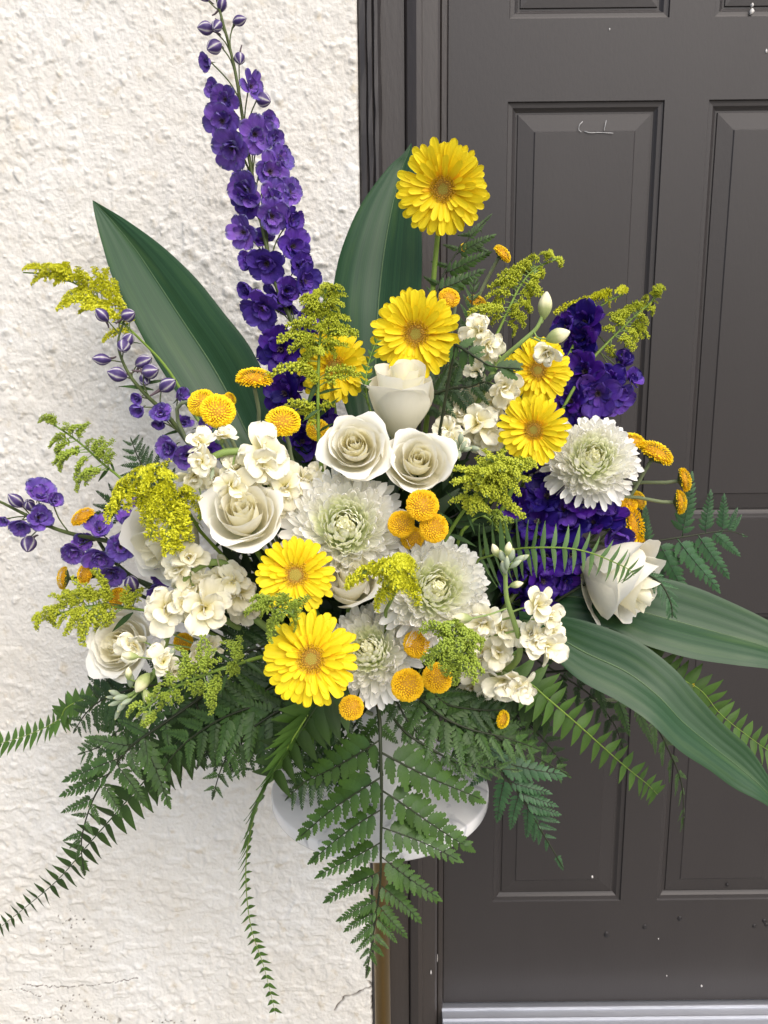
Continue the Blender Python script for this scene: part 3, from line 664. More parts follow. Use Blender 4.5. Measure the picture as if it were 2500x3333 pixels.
def rose_set(key, hn, mn, on, opn, H, lipk, seed, fall=.2, wrap=1.0, oo=0.0):
    out = []; r = random.Random(seed); n = hn + mn + on; ang = r.uniform(0, 6)
    for i in range(n):
        if i < hn:
            k = i / hn; r0 = .06 + .31 * k; half = math.radians(165 - 55 * k); op = -.25 * r0; h = H * (1.08 - .03 * k + r.uniform(-.03, .03)); lip = .010 + .014 * k; rag = .012; sp = .15; ang += 2.2
        elif i < hn + mn:
            k = (i - hn) / mn; r0 = .39 + .24 * k; half = math.radians(102 - 10 * k) * wrap; op = -.05 + .10 * k * opn; h = H * (1.03 - .10 * k + r.uniform(-.05, .03)); lip = lipk * (.035 + .05 * k) * r.uniform(.7, 1.4); rag = .022; sp = .09; ang += 2.399
        else:
            k = (i - hn - mn) / max(on - 1, 1); r0 = .64 + .05 * k; half = math.radians(76 - 4 * k) * wrap; op = opn * (.02 + .16 * k) * r.uniform(.85, 1.15); h = H * (.92 - .24 * opn * k + r.uniform(-.06, .05)); lip = lipk * (.11 + .08 * k) * r.uniform(.6, 1.4); rag = .040; sp = .05; ang += 2 * PI / 2.618
        V, F, U = rose_petal(1, h * (1 + oo * r.uniform(-.4, .4)), r0, sp, half, lip, op + oo * (.4 + r0), i * 7 + seed, rag=rag, fall=fall * (1.2 if i >= hn else .8))
        m = Matrix.Rotation(ang, 4, 'Z') @ Matrix.Rotation(r.uniform(-.07, .07), 4, 'X') @ Matrix.Rotation(r.uniform(-.05, .05), 4, 'Y')
        out.append(mk('rose_petal', [m @ v for v in V], F, M['rose_c'] if i < hn + 1 else M['rose'], U))
    ROSES[key] = out
rose_set('open', 10, 7, 6, 1.0, 1.0, .85, 1)
rose_set('half', 8, 6, 5, 1.0, 1.08, .95, 2)
rose_set('bud', 5, 4, 2, .02, 1.75, .75, 3, fall=.06, wrap=1.25, oo=.14)
rose_set('cup', 5, 5, 5, .45, 1.15, .7, 4, fall=.16)
rose_set('side', 4, 4, 4, .45, 1.3, .75, 9, fall=.12, wrap=1.15, oo=.05)
rose_set('old', 10, 8, 6, .9, .85, .8, 6)
SEP = mk('sepal', *petal_vf(L=.55, Wd=.28, nu=6, nv=3, peak=.25, sharp=1.5, a0=-.1, curl=.9, cup=.3, basew=.6)[:2], M['calyx_pale'])
HIP = mk('hip', *lathe_vf([(.14, .06), (.12, -.02), (.07, -.10), (.035, -.13)], 14), M['stem'])
def rose(px, py, r, Y, tx, ty, kind, label, roll=0, base=.45):
    c = at(px, py, Y); R = r / pxm(c); n = nrm(c, tx, ty); o = c - n * R * base
    B = frame(o, n, roll, R)
    path = stem_path(o - n * R * .1, -n, .05)
    t = thing('rose', label, 'rose', path[-1], 'white roses in the arrangement')
    tube('stem', path, .0035, .0042, M['stem'], t, 8)
    for me in ROSES[kind]: inst('petal', me, t, B)
    inst('hip', HIP, t, B)
    for k in range(5): inst('sepal', SEP, t, pm(o, n, k * 1.2566, -.5 if kind in ('open', 'half') else 1.05, R * .1, R, 0, 0))
    return t
rose(1160, 1462, 128, -.46, -.08, .35, 'open', 'fully open white rose left of the upright white rosebud', .3)
rose(1360, 1515, 128, -.455, .12, .35, 'half', 'half open white rose above the orange button mums', 2.0)
rose(1310, 1362, 138, -.385, .03, 2.3, 'bud', 'upright white rosebud standing above the two open white roses', .8, .6)
rose(800, 1690, 150, -.47, -.18, .55, 'half', 'open white rose between cream stock and the deep yellow gerbera', 4.2)
rose(566, 1745, 178, -.37, -.75, -.35, 'cup', 'white rose seen from its side behind hanging yellow goldenrod', 1.2)
rose(395, 2100, 132, -.38, -.55, .1, 'old', 'white rose at the lower left against the stucco wall', 5.0)
rose(1142, 1925, 112, -.47, .02, .62, 'bud', 'small white rosebud tucked between two mums and the deep yellow gerbera', 2.6, .5)
rose(1958, 1862, 178, -.37, 1.5, -.85, 'side', 'white rose at the right pointing outward over the broad leaves', .4, .35)

# ------------------------------------------------------------------ button mums
def button_set(mat, n, seed, spread=1.0):
    b = MB(); r = random.Random(seed)
    for i in range(n):
        q = (i + .5) / n; a = i * 2.399963
        th = q ** .52 * math.radians(112)
        p = Vector((math.sin(th) * math.cos(a) * .80, math.sin(th) * math.sin(a) * .80, .06 + math.cos(th) * .44))
        tl = th * .62 + .72 + r.gauss(0, .22); axis = Vector((math.sin(tl) * math.cos(a), math.sin(tl) * math.sin(a), math.cos(tl))).normalized()
        L = (.14 + .08 * q) * r.uniform(.75, 1.3); w = (.62 - .08 * q)
        V, F, U = petal_vf(L=L, Wd=w, nu=3, nv=2, peak=.65, sharp=.5, a0=0, curl=.15, cup=.5, basew=.6, seed=i)
        up = Vector((0, 0, 1)) - axis * axis.z
        if up.length < .05: up = Vector((-math.cos(a), -math.sin(a), 0)) - axis * (Vector((-math.cos(a), -math.sin(a), 0)).dot(axis))
        up.normalize(); up = (up + Vector((-math.cos(a), -math.sin(a), 0)) * (1 - q)).normalized()
        b.add([yframe(p - axis * L * .3, p + axis * L * .7, up, 1.0) @ v for v in V], F, U)
    return mk('button_florets', b.V, b.F, mat, b.U)
BT = [button_set(M['button'], 330, 1), button_set(M['button'], 270, 2), button_set(M['button2'], 330, 3), button_set(M['button2'], 260, 4)]
BTD = mk('button_disc', *lathe_vf([(0, .30), (.35, .25), (.58, .13), (.70, -.02), (.70, -.10)], 20), smat('button mum core', (.55, .28, .01, 1), .7, nscale=200))
BTC = mk('button_calyx', *lathe_vf([(.80, .0), (.78, -.10), (.6, -.22), (.3, -.33), (.09, -.40)], 18), M['calyx'])
def button(px, py, r, Y, tx, ty, v, label, seed=0, via=None, smat_='stem_grey', roll=0, thin=1.0):
    c = at(px, py, Y); R = r / pxm(c); n = nrm(c, tx * 1.7 if tx > .6 or tx < -.6 else tx, ty * (1.5 if ty > .9 else 1))
    path = stem_path(c - n * R * .4, -n, .10 if abs(tx) > .6 and not via else .045, via and [at(*q) for q in via])
    t = thing('button_mum', label, 'button mum', path[-1], 'yellow button mums in the arrangement')
    tube('stem', path, .0026 * thin, .0030, M[smat_], t, 7)
    B = frame(c, n, seed * 1.3, R)
    inst('disc', BTD, t, B); inst('calyx', BTC, t, B); inst('florets', BT[v], t, B, 'stuff')
    return t
button(828, 1236, 66, -.40, .0, 1.55, 0, 'yellow button mum seen edge-on in front of the left broad leaf', 1, via=[(842, 1330, -.38), (865, 1460, -.36)])
button(709, 1338, 62, -.42, .05, .40, 0, 'frontmost of the pair of overlapping yellow button mums on the left', 2, via=[(740, 1400, -.40)])
button(658, 1312, 52, -.39, -.35, .5, 0, 'yellow button mum peeping from behind the left of its overlapping twin', 3)
button(748, 1300, 26, -.385, .7, .5, 1, 'small yellow button mum poking out above the overlapping pair', 4)
button(921, 1373, 62, -.43, .0, .75, 0, 'round yellow button mum on an upright stem, left of the open white rose', 5, via=[(942, 1450, -.41), (962, 1540, -.40)])
button(1034, 1400, 42, -.34, .2, .4, 1, 'yellow button mum half hidden by leaves at the foot of the central goldenrod', 6)
button(1375, 1645, 58, -.52, .0, .30, 2, 'topmost orange button mum of the group under the half open rose', 7)
button(1306, 1706, 48, -.50, -.1, .15, 2, 'orange button mum against the right edge of the central white mum', 8)
button(1412, 1719, 52, -.52, .12, .05, 2, 'lower right orange button mum of the group under the half open rose', 9)
button(1342, 1752, 42, -.47, .0, .0, 3, 'dark gold button mum deep between three orange button mums', 10)
button(1357, 2097, 50, -.52, .25, .15, 2, 'golden button mum directly above the lower golden pair by the drooping mum', 12)
button(1326, 2230, 58, -.56, .0, -.08, 2, 'golden button mum below the right white mum, facing the viewer', 13)
button(1424, 2206, 54, -.54, .15, .1, 2, 'golden button mum partly covered by green goldenrod buds', 14)
button(1144, 2303, 44, -.57, -.05, -.1, 3, 'small golden button mum just below the lowest gerbera', 15)
button(1635, 2341, 33, -.50, .75, -.35, 0, 'small yellow button mum alone among the ferns below the right stock', 16)
button(1634, 828, 38, -.27, .85, .95, 0, 'highest yellow button mum, seen from the side against the brown door', 17, via=[(1575, 930, -.25), (1520, 1050, -.25), (1490, 1130, -.26)])
button(1462, 970, 38, -.27, .3, .6, 2, 'yellow button mum just right of the second gerbera', 18)
button(1550, 985, 38, -.26, .5, 1.0, 0, 'yellow button mum behind the long thin stem near the right goldenrod', 19)
button(1516, 808, 22, -.22, .2, .9, 1, 'yellow button mum glimpsed through fern leaves beside the top gerbera stem', 20)
button(2056, 1438, 46, -.33, .35, 1.25, 0, 'left one of two touching yellow button mums on pale stems at the right', 21)
button(2134, 1478, 64, -.34, .75, 1.25, 0, 'right one of two touching yellow button mums on pale stems at the right', 22)
button(2224, 1562, 44, -.34, 1.35, .5, 0, 'upper of two outermost yellow button mums turned away to the right', 23)
button(2210, 1634, 44, -.35, 1.45, .15, 0, 'lower of two outermost yellow button mums turned away to the right', 24)
button(2078, 1628, 36, -.31, .8, .6, 1, 'yellow button mum behind the pale stems right of the white mum', 25)
button(2046, 1640, 32, -.32, .3, .6, 2, 'small yellow button mum under the edge of the right white mum', 26)
button(2052, 1715, 78, -.33, 1.7, .4, 0, 'large yellow button mum seen edge-on behind the drooping purple floret', 27)
button(2074, 1780, 50, -.325, 1.8, .1, 0, 'yellow button mum seen edge-on right above the outward pointing rose', 28)
button(1931, 2003, 50, -.36, -.2, -.5, 3, 'yellow button mum hanging below the outward pointing rose', 29)
button(271, 1684, 44, -.33, -.7, 1.0, 2, 'orange button mum above the left purple spike, turned up and away', 30, smat_='stem_dark')
button(210, 1882, 42, -.33, -1.5, .1, 0, 'leftmost yellow button mum, seen from the side by the wall', 31, smat_='stem_dark')
button(280, 1868, 40, -.34, -.7, .2, 2, 'orange button mum half behind the left purple florets', 32, smat_='stem_dark')
button(390, 1950, 42, -.34, -.6, -.1, 2, 'orange button mum behind the stems of the lower left goldenrod', 33, smat_='stem_dark')
button(597, 2090, 34, -.37, .0, -.2, 3, 'orange button mum in the shade below the left cream stock', 34)
button(2256, 2240, 18, -.33, .4, .3, 1, 'tiny yellow button mum peeping past the edge of the lower broad leaf', 36)

# ------------------------------------------------------------------ broad leaves
def broad_mat():
    m, t, P, out = newmat('broad leaf'); L = t.links.new
    uv = N(t, 'ShaderNodeUVMap'); uv.uv_map = 'UVMap'
    mp = N(t, 'ShaderNodeMapping'); mp.inputs['Scale'].default_value = (85, .8, 1); L(uv.outputs[0], mp.inputs[0])
    no = N(t, 'ShaderNodeTexNoise'); no.inputs['Scale'].default_value = 1; no.inputs['Detail'].default_value = 4; L(mp.outputs[0], no.inputs['Vector'])
    mp2 = N(t, 'ShaderNodeMapping'); mp2.inputs['Scale'].default_value = (4, 2.2, 1); L(uv.outputs[0], mp2.inputs[0])
    n2 = N(t, 'ShaderNodeTexNoise'); n2.inputs['Scale'].default_value = 1; n2.inputs['Detail'].default_value = 3; L(mp2.outputs[0], n2.inputs['Vector'])
    r = N(t, 'ShaderNodeValToRGB'); L(no.outputs[0], r.inputs[0]); e = r.color_ramp.elements
    e[0].position = .25; e[0].color = (.012, .046, .016, 1); e[1].position = .8; e[1].color = (.027, .080, .024, 1)
    r2 = N(t, 'ShaderNodeValToRGB'); L(n2.outputs[0], r2.inputs[0]); r2.color_ramp.elements[0].position = .52; r2.color_ramp.elements[1].position = .8
    mx = N(t, 'ShaderNodeMix', data_type='RGBA'); L(r2.outputs[0], mx.inputs[0]); L(r.outputs[0], mx.inputs[6]); mx.inputs[7].default_value = (.046, .10, .024, 1)
    L(mx.outputs[2], P.inputs['Base Color']); P.inputs['Roughness'].default_value = .42; P.inputs['Specular IOR Level'].default_value = .42
    b = N(t, 'ShaderNodeBump'); b.inputs['Strength'].default_value = .12; b.inputs['Distance'].default_value = .001; L(no.outputs[0], b.inputs['Height']); L(b.outputs[0], P.inputs['Normal'])
    tr = N(t, 'ShaderNodeBsdfTranslucent'); L(mx.outputs[2], tr.inputs[0]); ms = N(t, 'ShaderNodeMixShader'); ms.inputs[0].default_value = .12
    L(P.outputs[0], ms.inputs[1]); L(tr.outputs[0], ms.inputs[2]); L(ms.outputs[0], out.inputs[0])
    return m
M['broad'] = broad_mat()
M['rib'] = smat('broad leaf midrib', (.055, .11, .035, 1), .45, nscale=80, nvar=.2)
def broad_leaf(line, label, tiltx=0, fold=.18, wave=0.0, stalk=None, seed=0, ns=56, nv=36, twist=0.0, mid=.5):
    """line = [(left x, left y, right x, right y, Y left, Y right)], base first; the blade is stretched between the two edges"""
    A = cat([at(a, b, ya) for a, b, _, _, ya, _ in line], ns); B = cat([at(c, d, yb) for _, _, c, d, _, yb in line], ns)
    V = []; U = []; rr = random.Random(seed); ph = rr.uniform(0, 6)
    for i in range(ns + 1):
        a, b = A[i], B[i]; w = (b - a).length; ax = (b - a).normalized() if w > 1e-6 else Vector((1, 0, 0))
        k = min(i + 1, ns); tg = ((A[k] + B[k]) - (A[k - 1] + B[k - 1])).normalized()
        n = ax.cross(tg).normalized()
        if n.dot(tocam(a)) < 0: n = -n
        u = i / ns
        for j in range(nv + 1):
            s = j / nv; q = abs(s - mid) / max(mid, 1 - mid)
            off = -fold * w * (1 - q) ** 1.3 + .00022 * math.sin(s * PI * 13) * min(w / .05, 1)
            off += wave * w * math.sin(u * 11 + ph + (3 if s > mid else 0)) * q * q + .02 * w * math.sin(s * 7 + ph + u * 2)
            V.append(a.lerp(b, s) + n * off); U.append((s, u))
    F = [(i * (nv + 1) + j, i * (nv + 1) + j + 1, (i + 1) * (nv + 1) + j + 1, (i + 1) * (nv + 1) + j) for i in range(ns) for j in range(nv)]
    base = (A[0] + B[0]) / 2
    t = thing('broad_leaf', label, 'leaf', mouth(base), 'long dark green broad leaves')
    o = part('blade', V, F, M['broad'], t, U)
    mi = int(nv * mid); md = [V[i * (nv + 1) + mi] for i in range(ns - 2)]
    tube('midrib', md, .0017, .0004, M['rib'], t, 6)
    pts = [V[3 * (nv + 1) + mi], base, base.lerp(mouth(base), .5) + Vector((0, .01, 0)), mouth(base)]
    tube('stalk', cat(pts, 14), .003, .004, M['stem_dark'], t, 7)
# left leaf
broad_leaf([(850, 1560, 930, 1520, -.30, -.30), (700, 1440, 915, 1400, -.27, -.27), (600, 1312, 878, 1262, -.24, -.25), (500, 1160, 815, 1130, -.21, -.23), (425, 1020, 730, 1020, -.18, -.20), (368, 905, 640, 908, -.15, -.17), (335, 800, 530, 803, -.12, -.14), (313, 718, 420, 722, -.10, -.11), (304, 675, 345, 676, -.09, -.095), (301, 652, 303, 652, -.085, -.085)],
           'broad pointed leaf leaning left against the white stucco wall', fold=.10, seed=1)
# centre leaf
broad_leaf([(1190, 1480, 1250, 1480, -.30, -.30), (1125, 1330, 1310, 1330, -.25, -.27), (1090, 1180, 1345, 1170, -.22, -.26), (1078, 1020, 1368, 1010, -.20, -.25), (1095, 880, 1375, 880, -.18, -.23), (1128, 770, 1374, 770, -.17, -.21), (1180, 660, 1368, 650, -.16, -.19), (1262, 548, 1350, 545, -.155, -.165), (1310, 503, 1342, 505, -.155, -.158), (1338, 466, 1340, 466, -.155, -.155)],
           'upright broad leaf behind the topmost gerbera, in front of the door frame', fold=.08, seed=2)
# upper right leaf
broad_leaf([(1700, 1890, 1700, 2000, -.33, -.34), (1830, 1860, 1830, 2015, -.34, -.37), (1980, 1855, 1985, 2045, -.35, -.40), (2110, 1872, 2095, 2098, -.36, -.42), (2251, 1908, 2245, 2142, -.37, -.43), (2400, 1970, 2390, 2164, -.38, -.43), (2520, 2030, 2500, 2176, -.39, -.43), (2700, 2130, 2680, 2200, -.40, -.42), (2850, 2215, 2850, 2218, -.40, -.40)],
           'upper of the two broad leaves reaching right, out of the picture', fold=.12, seed=3)
# lower right leaf
broad_leaf([(1690, 1990, 1690, 2070, -.38, -.40), (1812, 2003, 1785, 2125, -.40, -.43), (1935, 2030, 1885, 2214, -.42, -.46), (2075, 2085, 2010, 2283, -.44, -.48), (2190, 2172, 2110, 2350, -.455, -.50), (2262, 2260, 2210, 2440, -.465, -.51), (2345, 2352, 2310, 2505, -.475, -.51), (2440, 2436, 2392, 2566, -.485, -.51), (2505, 2530, 2480, 2612, -.495, -.51), (2560, 2620, 2552, 2664, -.50, -.505), (2590, 2690, 2588, 2692, -.50, -.50)],
           'lower of the two broad leaves, drooping to the right edge', fold=.10, wave=.035, seed=4)

# ------------------------------------------------------------------ delphinium spikes
def dset(key, mat):
    return {'outer': petals('delph_sepal_' + key, mat, 4, Wd=.86, nu=7, nv=6, peak=.60, sharp=.55, a0=.25, curl=-.35, cup=.2, ruf=.115 if key == 'd' else .085, rk=2.1, basew=.22, tip=-.05),
            'inner': petals('delph_petal_' + key, mat, 3, Wd=.80, nu=6, nv=5, peak=.62, sharp=.55, a0=.2, curl=-.25, cup=.35, ruf=.13, rk=2.2, basew=.3)}
DS = {'l': dset('l', M['dlight']), 'm': dset('m', M['dmid']), 'd': dset('d', M['ddark'])}
def bee_mesh():
    b = MB(); r = random.Random(3)
    for k in range(16):
        a = k * 2.4; d = Vector((math.cos(a) * .5, math.sin(a) * .5, 1)).normalized(); p0 = Vector((math.cos(a) * .02, math.sin(a) * .02, 0)); L = r.uniform(.12, .26)
        V, F = tube_vf([p0, p0 + d * L * .7, p0 + d * L], .012, .02, 4); b.add(V, F)
    return mk('floret_heart', b.V, b.F, M['bee'])
BEE = bee_mesh()
def bud_mesh(name, mat, fat=.55, seed=0):
    b = MB(); n = 20; V = []; U = []; F = []
    for i in range(11):
        u = i / 10; rad = fat * .5 * (math.sin(PI * (u * .94 + .04)) ** .75)
        for k in range(n + 1):
            a = 2 * PI * k / n; lob = 1 + .10 * abs(math.sin(a * 2.5)) * math.sin(PI * u)
            V.append(Vector((math.cos(a) * rad * lob, math.sin(a) * rad * lob, u - .1))); U.append((k / n, u))
    for i in range(10):
        for k in range(n): q = i * (n + 1) + k; F.append((q, q + 1, q + n + 2, q + n + 1))
    b.add(V, F, U)
    return mk(name, b.V, b.F, mat, b.U)
DBUD = [bud_mesh('delph_bud', M['dbud'], .74), bud_mesh('delph_bud', M['dbud'], .62)]
BSPUR = mk('bud_spur', *tube_vf(cat([(0, .0, .12), (0, -.16, -.05), (0, -.30, -.28), (0, -.46, -.42)], 8), .10, .04, 6), M['bee'])
SPUR = mk('spur', *tube_vf(cat([(0, 0, .05), (0, -.15, -.25), (0, -.30, -.65), (0, -.28, -.95)], 8), .09, .03, 6), M['stem_delph'])
def spike(name, label, cat_, group, path, r0, r1, stem_mat, florets, buds, key, loc_up=False, n_out=6, n_in=7, leaves=(), gap=.0):
    P = cat([at(*q) for q in path], 40)
    mth = mouth(P[-1]); full = P + cat([P[-1], P[-1].lerp(mth, .5) + Vector((0, .015, 0)), mth], 10)[1:]
    t = thing(name, label, cat_, full[-1], group)
    tube('stem', full, r0, r1, stem_mat, t, 8)
    rr = random.Random(len(label))
    def near(c):
        k = min(range(len(full)), key=lambda i: (full[i] - c).length); return k
    for f in florets:
        (px, py, r), tx, ty, off, kk, el = f[0], f[1], f[2], f[3], (f[4] if len(f) > 4 else key), (f[5] if len(f) > 5 else 0)
        # depth: the stem's own depth where it passes nearest in the picture, plus an offset towards the camera
        kx = min(range(len(P)), key=lambda i: (at(px, py, P[i].y) - P[i]).length)
        c = at(px, py, P[kx].y - off); R = 1.13 * r / pxm(c); q = near(c); j = min(q + 3, len(full) - 1)
        out = c - P[kx]; lat = (Rt * out.dot(Rt) + Up * out.dot(Up))
        n = (tocam(c) * (1.0 if off > -.005 else .1) + lat.normalized() * (.45 if lat.length > .01 else .1) + Rt * tx + Up * ty + Vector((rr.gauss(0, .12), 0, rr.gauss(0, .12)))).normalized()
        b = c - n * R * .55
        pd = cat([full[j], full[j].lerp(b, .5) - n * R * .35, b], 8)
        tube('pedicel', pd, .0011, .0010, stem_mat, t, 5)
        fl = inst('floret', BEE, t, frame(b + n * R * .12, n, rr.uniform(0, 6), R))
        inst('spur', SPUR, fl, frame(b, n, rr.uniform(0, 6), R * .7))
        a0 = rr.uniform(0, 6); op = el + rr.uniform(-.12, .12)
        D = DS[kk]
        for k in range(n_out):
            inst('petal', rr.choice(D['outer']), fl, pm(b, n, a0 + k * 2 * PI / n_out + rr.uniform(-.12, .12), .38 + op + rr.uniform(-.15, .15), R * .05, R * 1.02 * rr.uniform(.9, 1.08), rr.gauss(0, .18)))
        for k in range(n_in):
            inst('petal', rr.choice(D['inner']), fl, pm(b, n, a0 + .6 + k * 2 * PI / n_in + rr.uniform(-.2, .2), .72 + op + rr.uniform(-.2, .25), R * .06, R * .66 * rr.uniform(.8, 1.1), rr.gauss(0, .3), R * .05))
    for bq in buds:
        (px, py, r), tx, ty, off = bq
        kx = min(range(len(P)), key=lambda i: (at(px, py, P[i].y) - P[i]).length)
        c = at(px, py, P[kx].y - off); L = 2.1 * r / pxm(c)
        n = (Rt * tx + Up * ty + tocam(c) * .5).normalized(); b = c - n * L * .45; j = min(near(c) + 3, len(full) - 1)
        tube('pedicel', cat([full[j], full[j].lerp(b, .55) - n * L * .25, b], 8), .0010, .0010, stem_mat, t, 5)
        bm_ = frame(b, n, rr.uniform(0, 6), L); bo = inst('bud', rr.choice(DBUD), t, bm_); inst('spur', BSPUR, bo, bm_)
    for (a, b_, w) in leaves:
        A, B = at(*a), at(*b_)
        inst('leaf', LEAFY, t, yframe(A, B, nrm(A, .2, .4), wsc=w))
    return t
LEAFY = mk('lance_leaf', *petal_vf(L=1, Wd=.20, nu=8, nv=4, peak=.35, sharp=1.4, a0=.1, curl=-.4, cup=.3, basew=.2, ruf=.01)[:2], M['gold_leaf'], petal_vf(L=1, Wd=.20, nu=8, nv=4)[2])
DG = 'purple delphinium spikes in the arrangement'
f = lambda x, y, r, tx=0, ty=0, off=.018, *k: ((x, y, r), tx, ty, off) + k
spike('delphinium', 'tallest violet delphinium spike, rising past the top edge before the stucco', 'delphinium', DG,
      [(690, -60, -.20), (722, 60, -.205), (765, 230, -.21), (805, 480, -.22), (850, 720, -.235), (900, 930, -.255), (955, 1060, -.27), (1010, 1250, -.29), (1060, 1480, -.30)], .0016, .0046, M['stem_delph'],
      [f(670, 203, 36, -.4, .1, .018, 'l', .35), f(690, 287, 36, -.6, .3, .01, 'l', .35), f(727, 328, 42), f(827, 277, 44, .2, .2), f(718, 398, 54, -.2), f(836, 438, 54), f(880, 392, 38, .6, .3, .0, 'l', .2), f(900, 455, 38, .6, .1, .0, 'l', .2),
       f(748, 490, 62, -.1), f(923, 508, 44, .5, .1, .005), f(886, 558, 56), f(790, 614, 58, -.1), f(765, 570, 40, -.3, .1, -.01), f(893, 638, 52, .0, .1), f(953, 622, 42, .5, .1, .003), f(893, 708, 54), f(961, 716, 42, .5, .1, .003, 'm'), f(780, 757, 52, -.2, .0, .018), f(792, 668, 50, -.1, -.3, .01, 'm'),
       f(850, 765, 44, 0, 0, -.01, 'm'), f(966, 800, 56, .3, 0, .01, 'm'), f(866, 866, 60, -.1, 0, .02, 'm'), f(806, 850, 42, -.5, .2, 0, 'm', .3), f(988, 862, 44, .4, 0, .0, 'm'), f(1003, 915, 54, .3, 0, .012, 'm'), f(936, 946, 50, 0, -.1, .02, 'm', .2), f(801, 945, 44, -.5, .3, 0, 'm', .4), f(845, 1012, 64, -.2, -.1, .02, 'm'), f(1010, 1040, 48, .3, 0, .0, 'm'), f(930, 1010, 44, 0, -.2, -.01, 'm'), f(885, 975, 42, 0, -.2, -.015, 'm')],
      [((667, 92, 26), -1, .1, .01), ((705, 85, 25), -.3, -.3, .02), ((782, 66, 24), 1, .3, .0), ((695, 153, 28), -.7, -.3, .01), ((780, 192, 22), .1, -1, .0), ((723, 10, 24), .2, 1, .0), ((859, 325, 28), 1, -.3, .0), ((660, -20, 22), -.6, .8, 0)], 'l')
spike('delphinium', 'dark indigo delphinium spike low behind the central goldenrod', 'delphinium', DG,
      [(890, 1070, -.285), (930, 1200, -.295), (960, 1330, -.30), (1000, 1480, -.31), (1060, 1600, -.32)], .002, .0045, M['stem_delph'],
      [f(905, 1138, 74, -.2, .1, .02, 'd', -.1), f(912, 1284, 74, -.1, .0, .02, 'd', -.1), f(1045, 1330, 56, .2, .1, .015, 'd'), f(985, 1440, 62, 0, 0, .02, 'd'), f(1060, 1100, 46, .2, .1, -.005, 'd'), f(985, 1220, 52, .1, 0, .0, 'd'), f(1080, 1400, 48, .2, 0, .0, 'd'), f(1000, 1100, 44, 0, .2, .0, 'd'), f(960, 1360, 50, 0, -.1, .0, 'd'), f(1075, 1060, 34, .2, .2, -.005, 'd')], [], 'd')
spike('delphinium', 'arching violet delphinium spike of closed buds at the upper left', 'delphinium', DG,
      [(405, 1040, -.23), (385, 1110, -.235), (395, 1165, -.24), (425, 1225, -.25), (470, 1280, -.265), (542, 1350, -.29), (618, 1448, -.32), (700, 1570, -.33)], .0014, .0046, M['stem_delph'],
      [f(450, 1334, 36, -.3, -.1, .02, 'l', .55), f(523, 1342, 38, .0, .2, .03, 'l', .45), f(600, 1375, 38, .3, .2, .01, 'l', .6), f(665, 1384, 38, .4, .2, .01, 'l', .6), f(548, 1462, 48, -.3, .1, .025, 'l', .5), f(608, 1490, 46, 0, -.2, .03, 'l', .3), f(515, 1380, 32, -.1, -.5, .015, 'l', .6), f(590, 1288, 38, .4, .3, .01, 'l', .65), f(448, 1296, 30, -.3, .1, .01, 'l', .65), f(690, 1470, 40, .3, .1, .0, 'm', .3)],
      [((330, 1023, 25), -.8, .8, .0), ((420, 1025, 26), .8, .3, .01), ((418, 1103, 24), .5, .8, .01), ((402, 1128, 26), -.1, -.4, .02), ((328, 1169, 28), -1, .1, .0), ((378, 1218, 30), -1, .3, .01), ((470, 1176, 32), .9, .4, .0), ((492, 1208, 30), 1, .2, .015), ((472, 1238, 26), .2, -.4, .0), ((548, 1252, 34), .8, .5, .01)], 'l',
      leaves=[((500, 1270, -.26), (380, 1252, -.25), .6), ((620, 1410, -.30), (700, 1420, -.29), .8), ((600, 1400, -.30), (520, 1418, -.29), .6), ((470, 1250, -.26), (545, 1235, -.25), .8)])
spike('delphinium', 'violet delphinium spike lying almost level, reaching the left edge', 'delphinium', DG,
      [(-40, 1620, -.27), (0, 1633, -.275), (81, 1674, -.285), (163, 1714, -.30), (244, 1740, -.31), (353, 1762, -.325), (461, 1795, -.335), (520, 1842, -.345), (640, 1920, -.35)], .0018, .0052, M['stem_delph'],
      [f(130, 1600, 54, -.1, .5, .015, 'l', .15), f(179, 1627, 34, .3, .1, .02, 'l', .5), f(130, 1684, 44, -.1, -.1, .025, 'l', .35), f(65, 1713, 42, -.2, -.4, .02, 'l', .45), f(11, 1695, 28, -.3, -.2, .015, 'l', .6), f(325, 1712, 46, 0, .5, .015, 'l', .2), f(423, 1692, 50, .1, .6, .01, 'l', .25), f(393, 1779, 50, .1, -.1, .03, 'l', .2), f(239, 1800, 48, -.2, -.1, .02, 'l', .3), f(322, 1822, 52, 0, -.2, .025, 'l', .2), f(365, 1872, 46, .1, -.3, .02, 'l', .3), f(270, 1760, 36, -.1, .1, .0, 'l', .3), f(534, 1876, 46, .1, -.2, .015, 'l', .2), f(508, 1925, 38, 0, -.4, .015, 'l', .3), f(460, 1640, 40, .3, .6, .0, 'l', .2)],
      [((49, 1627, 30), -.6, .5, .01), ((95, 1641, 26), -.1, .2, .02), ((93, 1773, 30), -.1, -.6, .0), ((428, 1897, 34), -.1, .5, .02)], 'l')
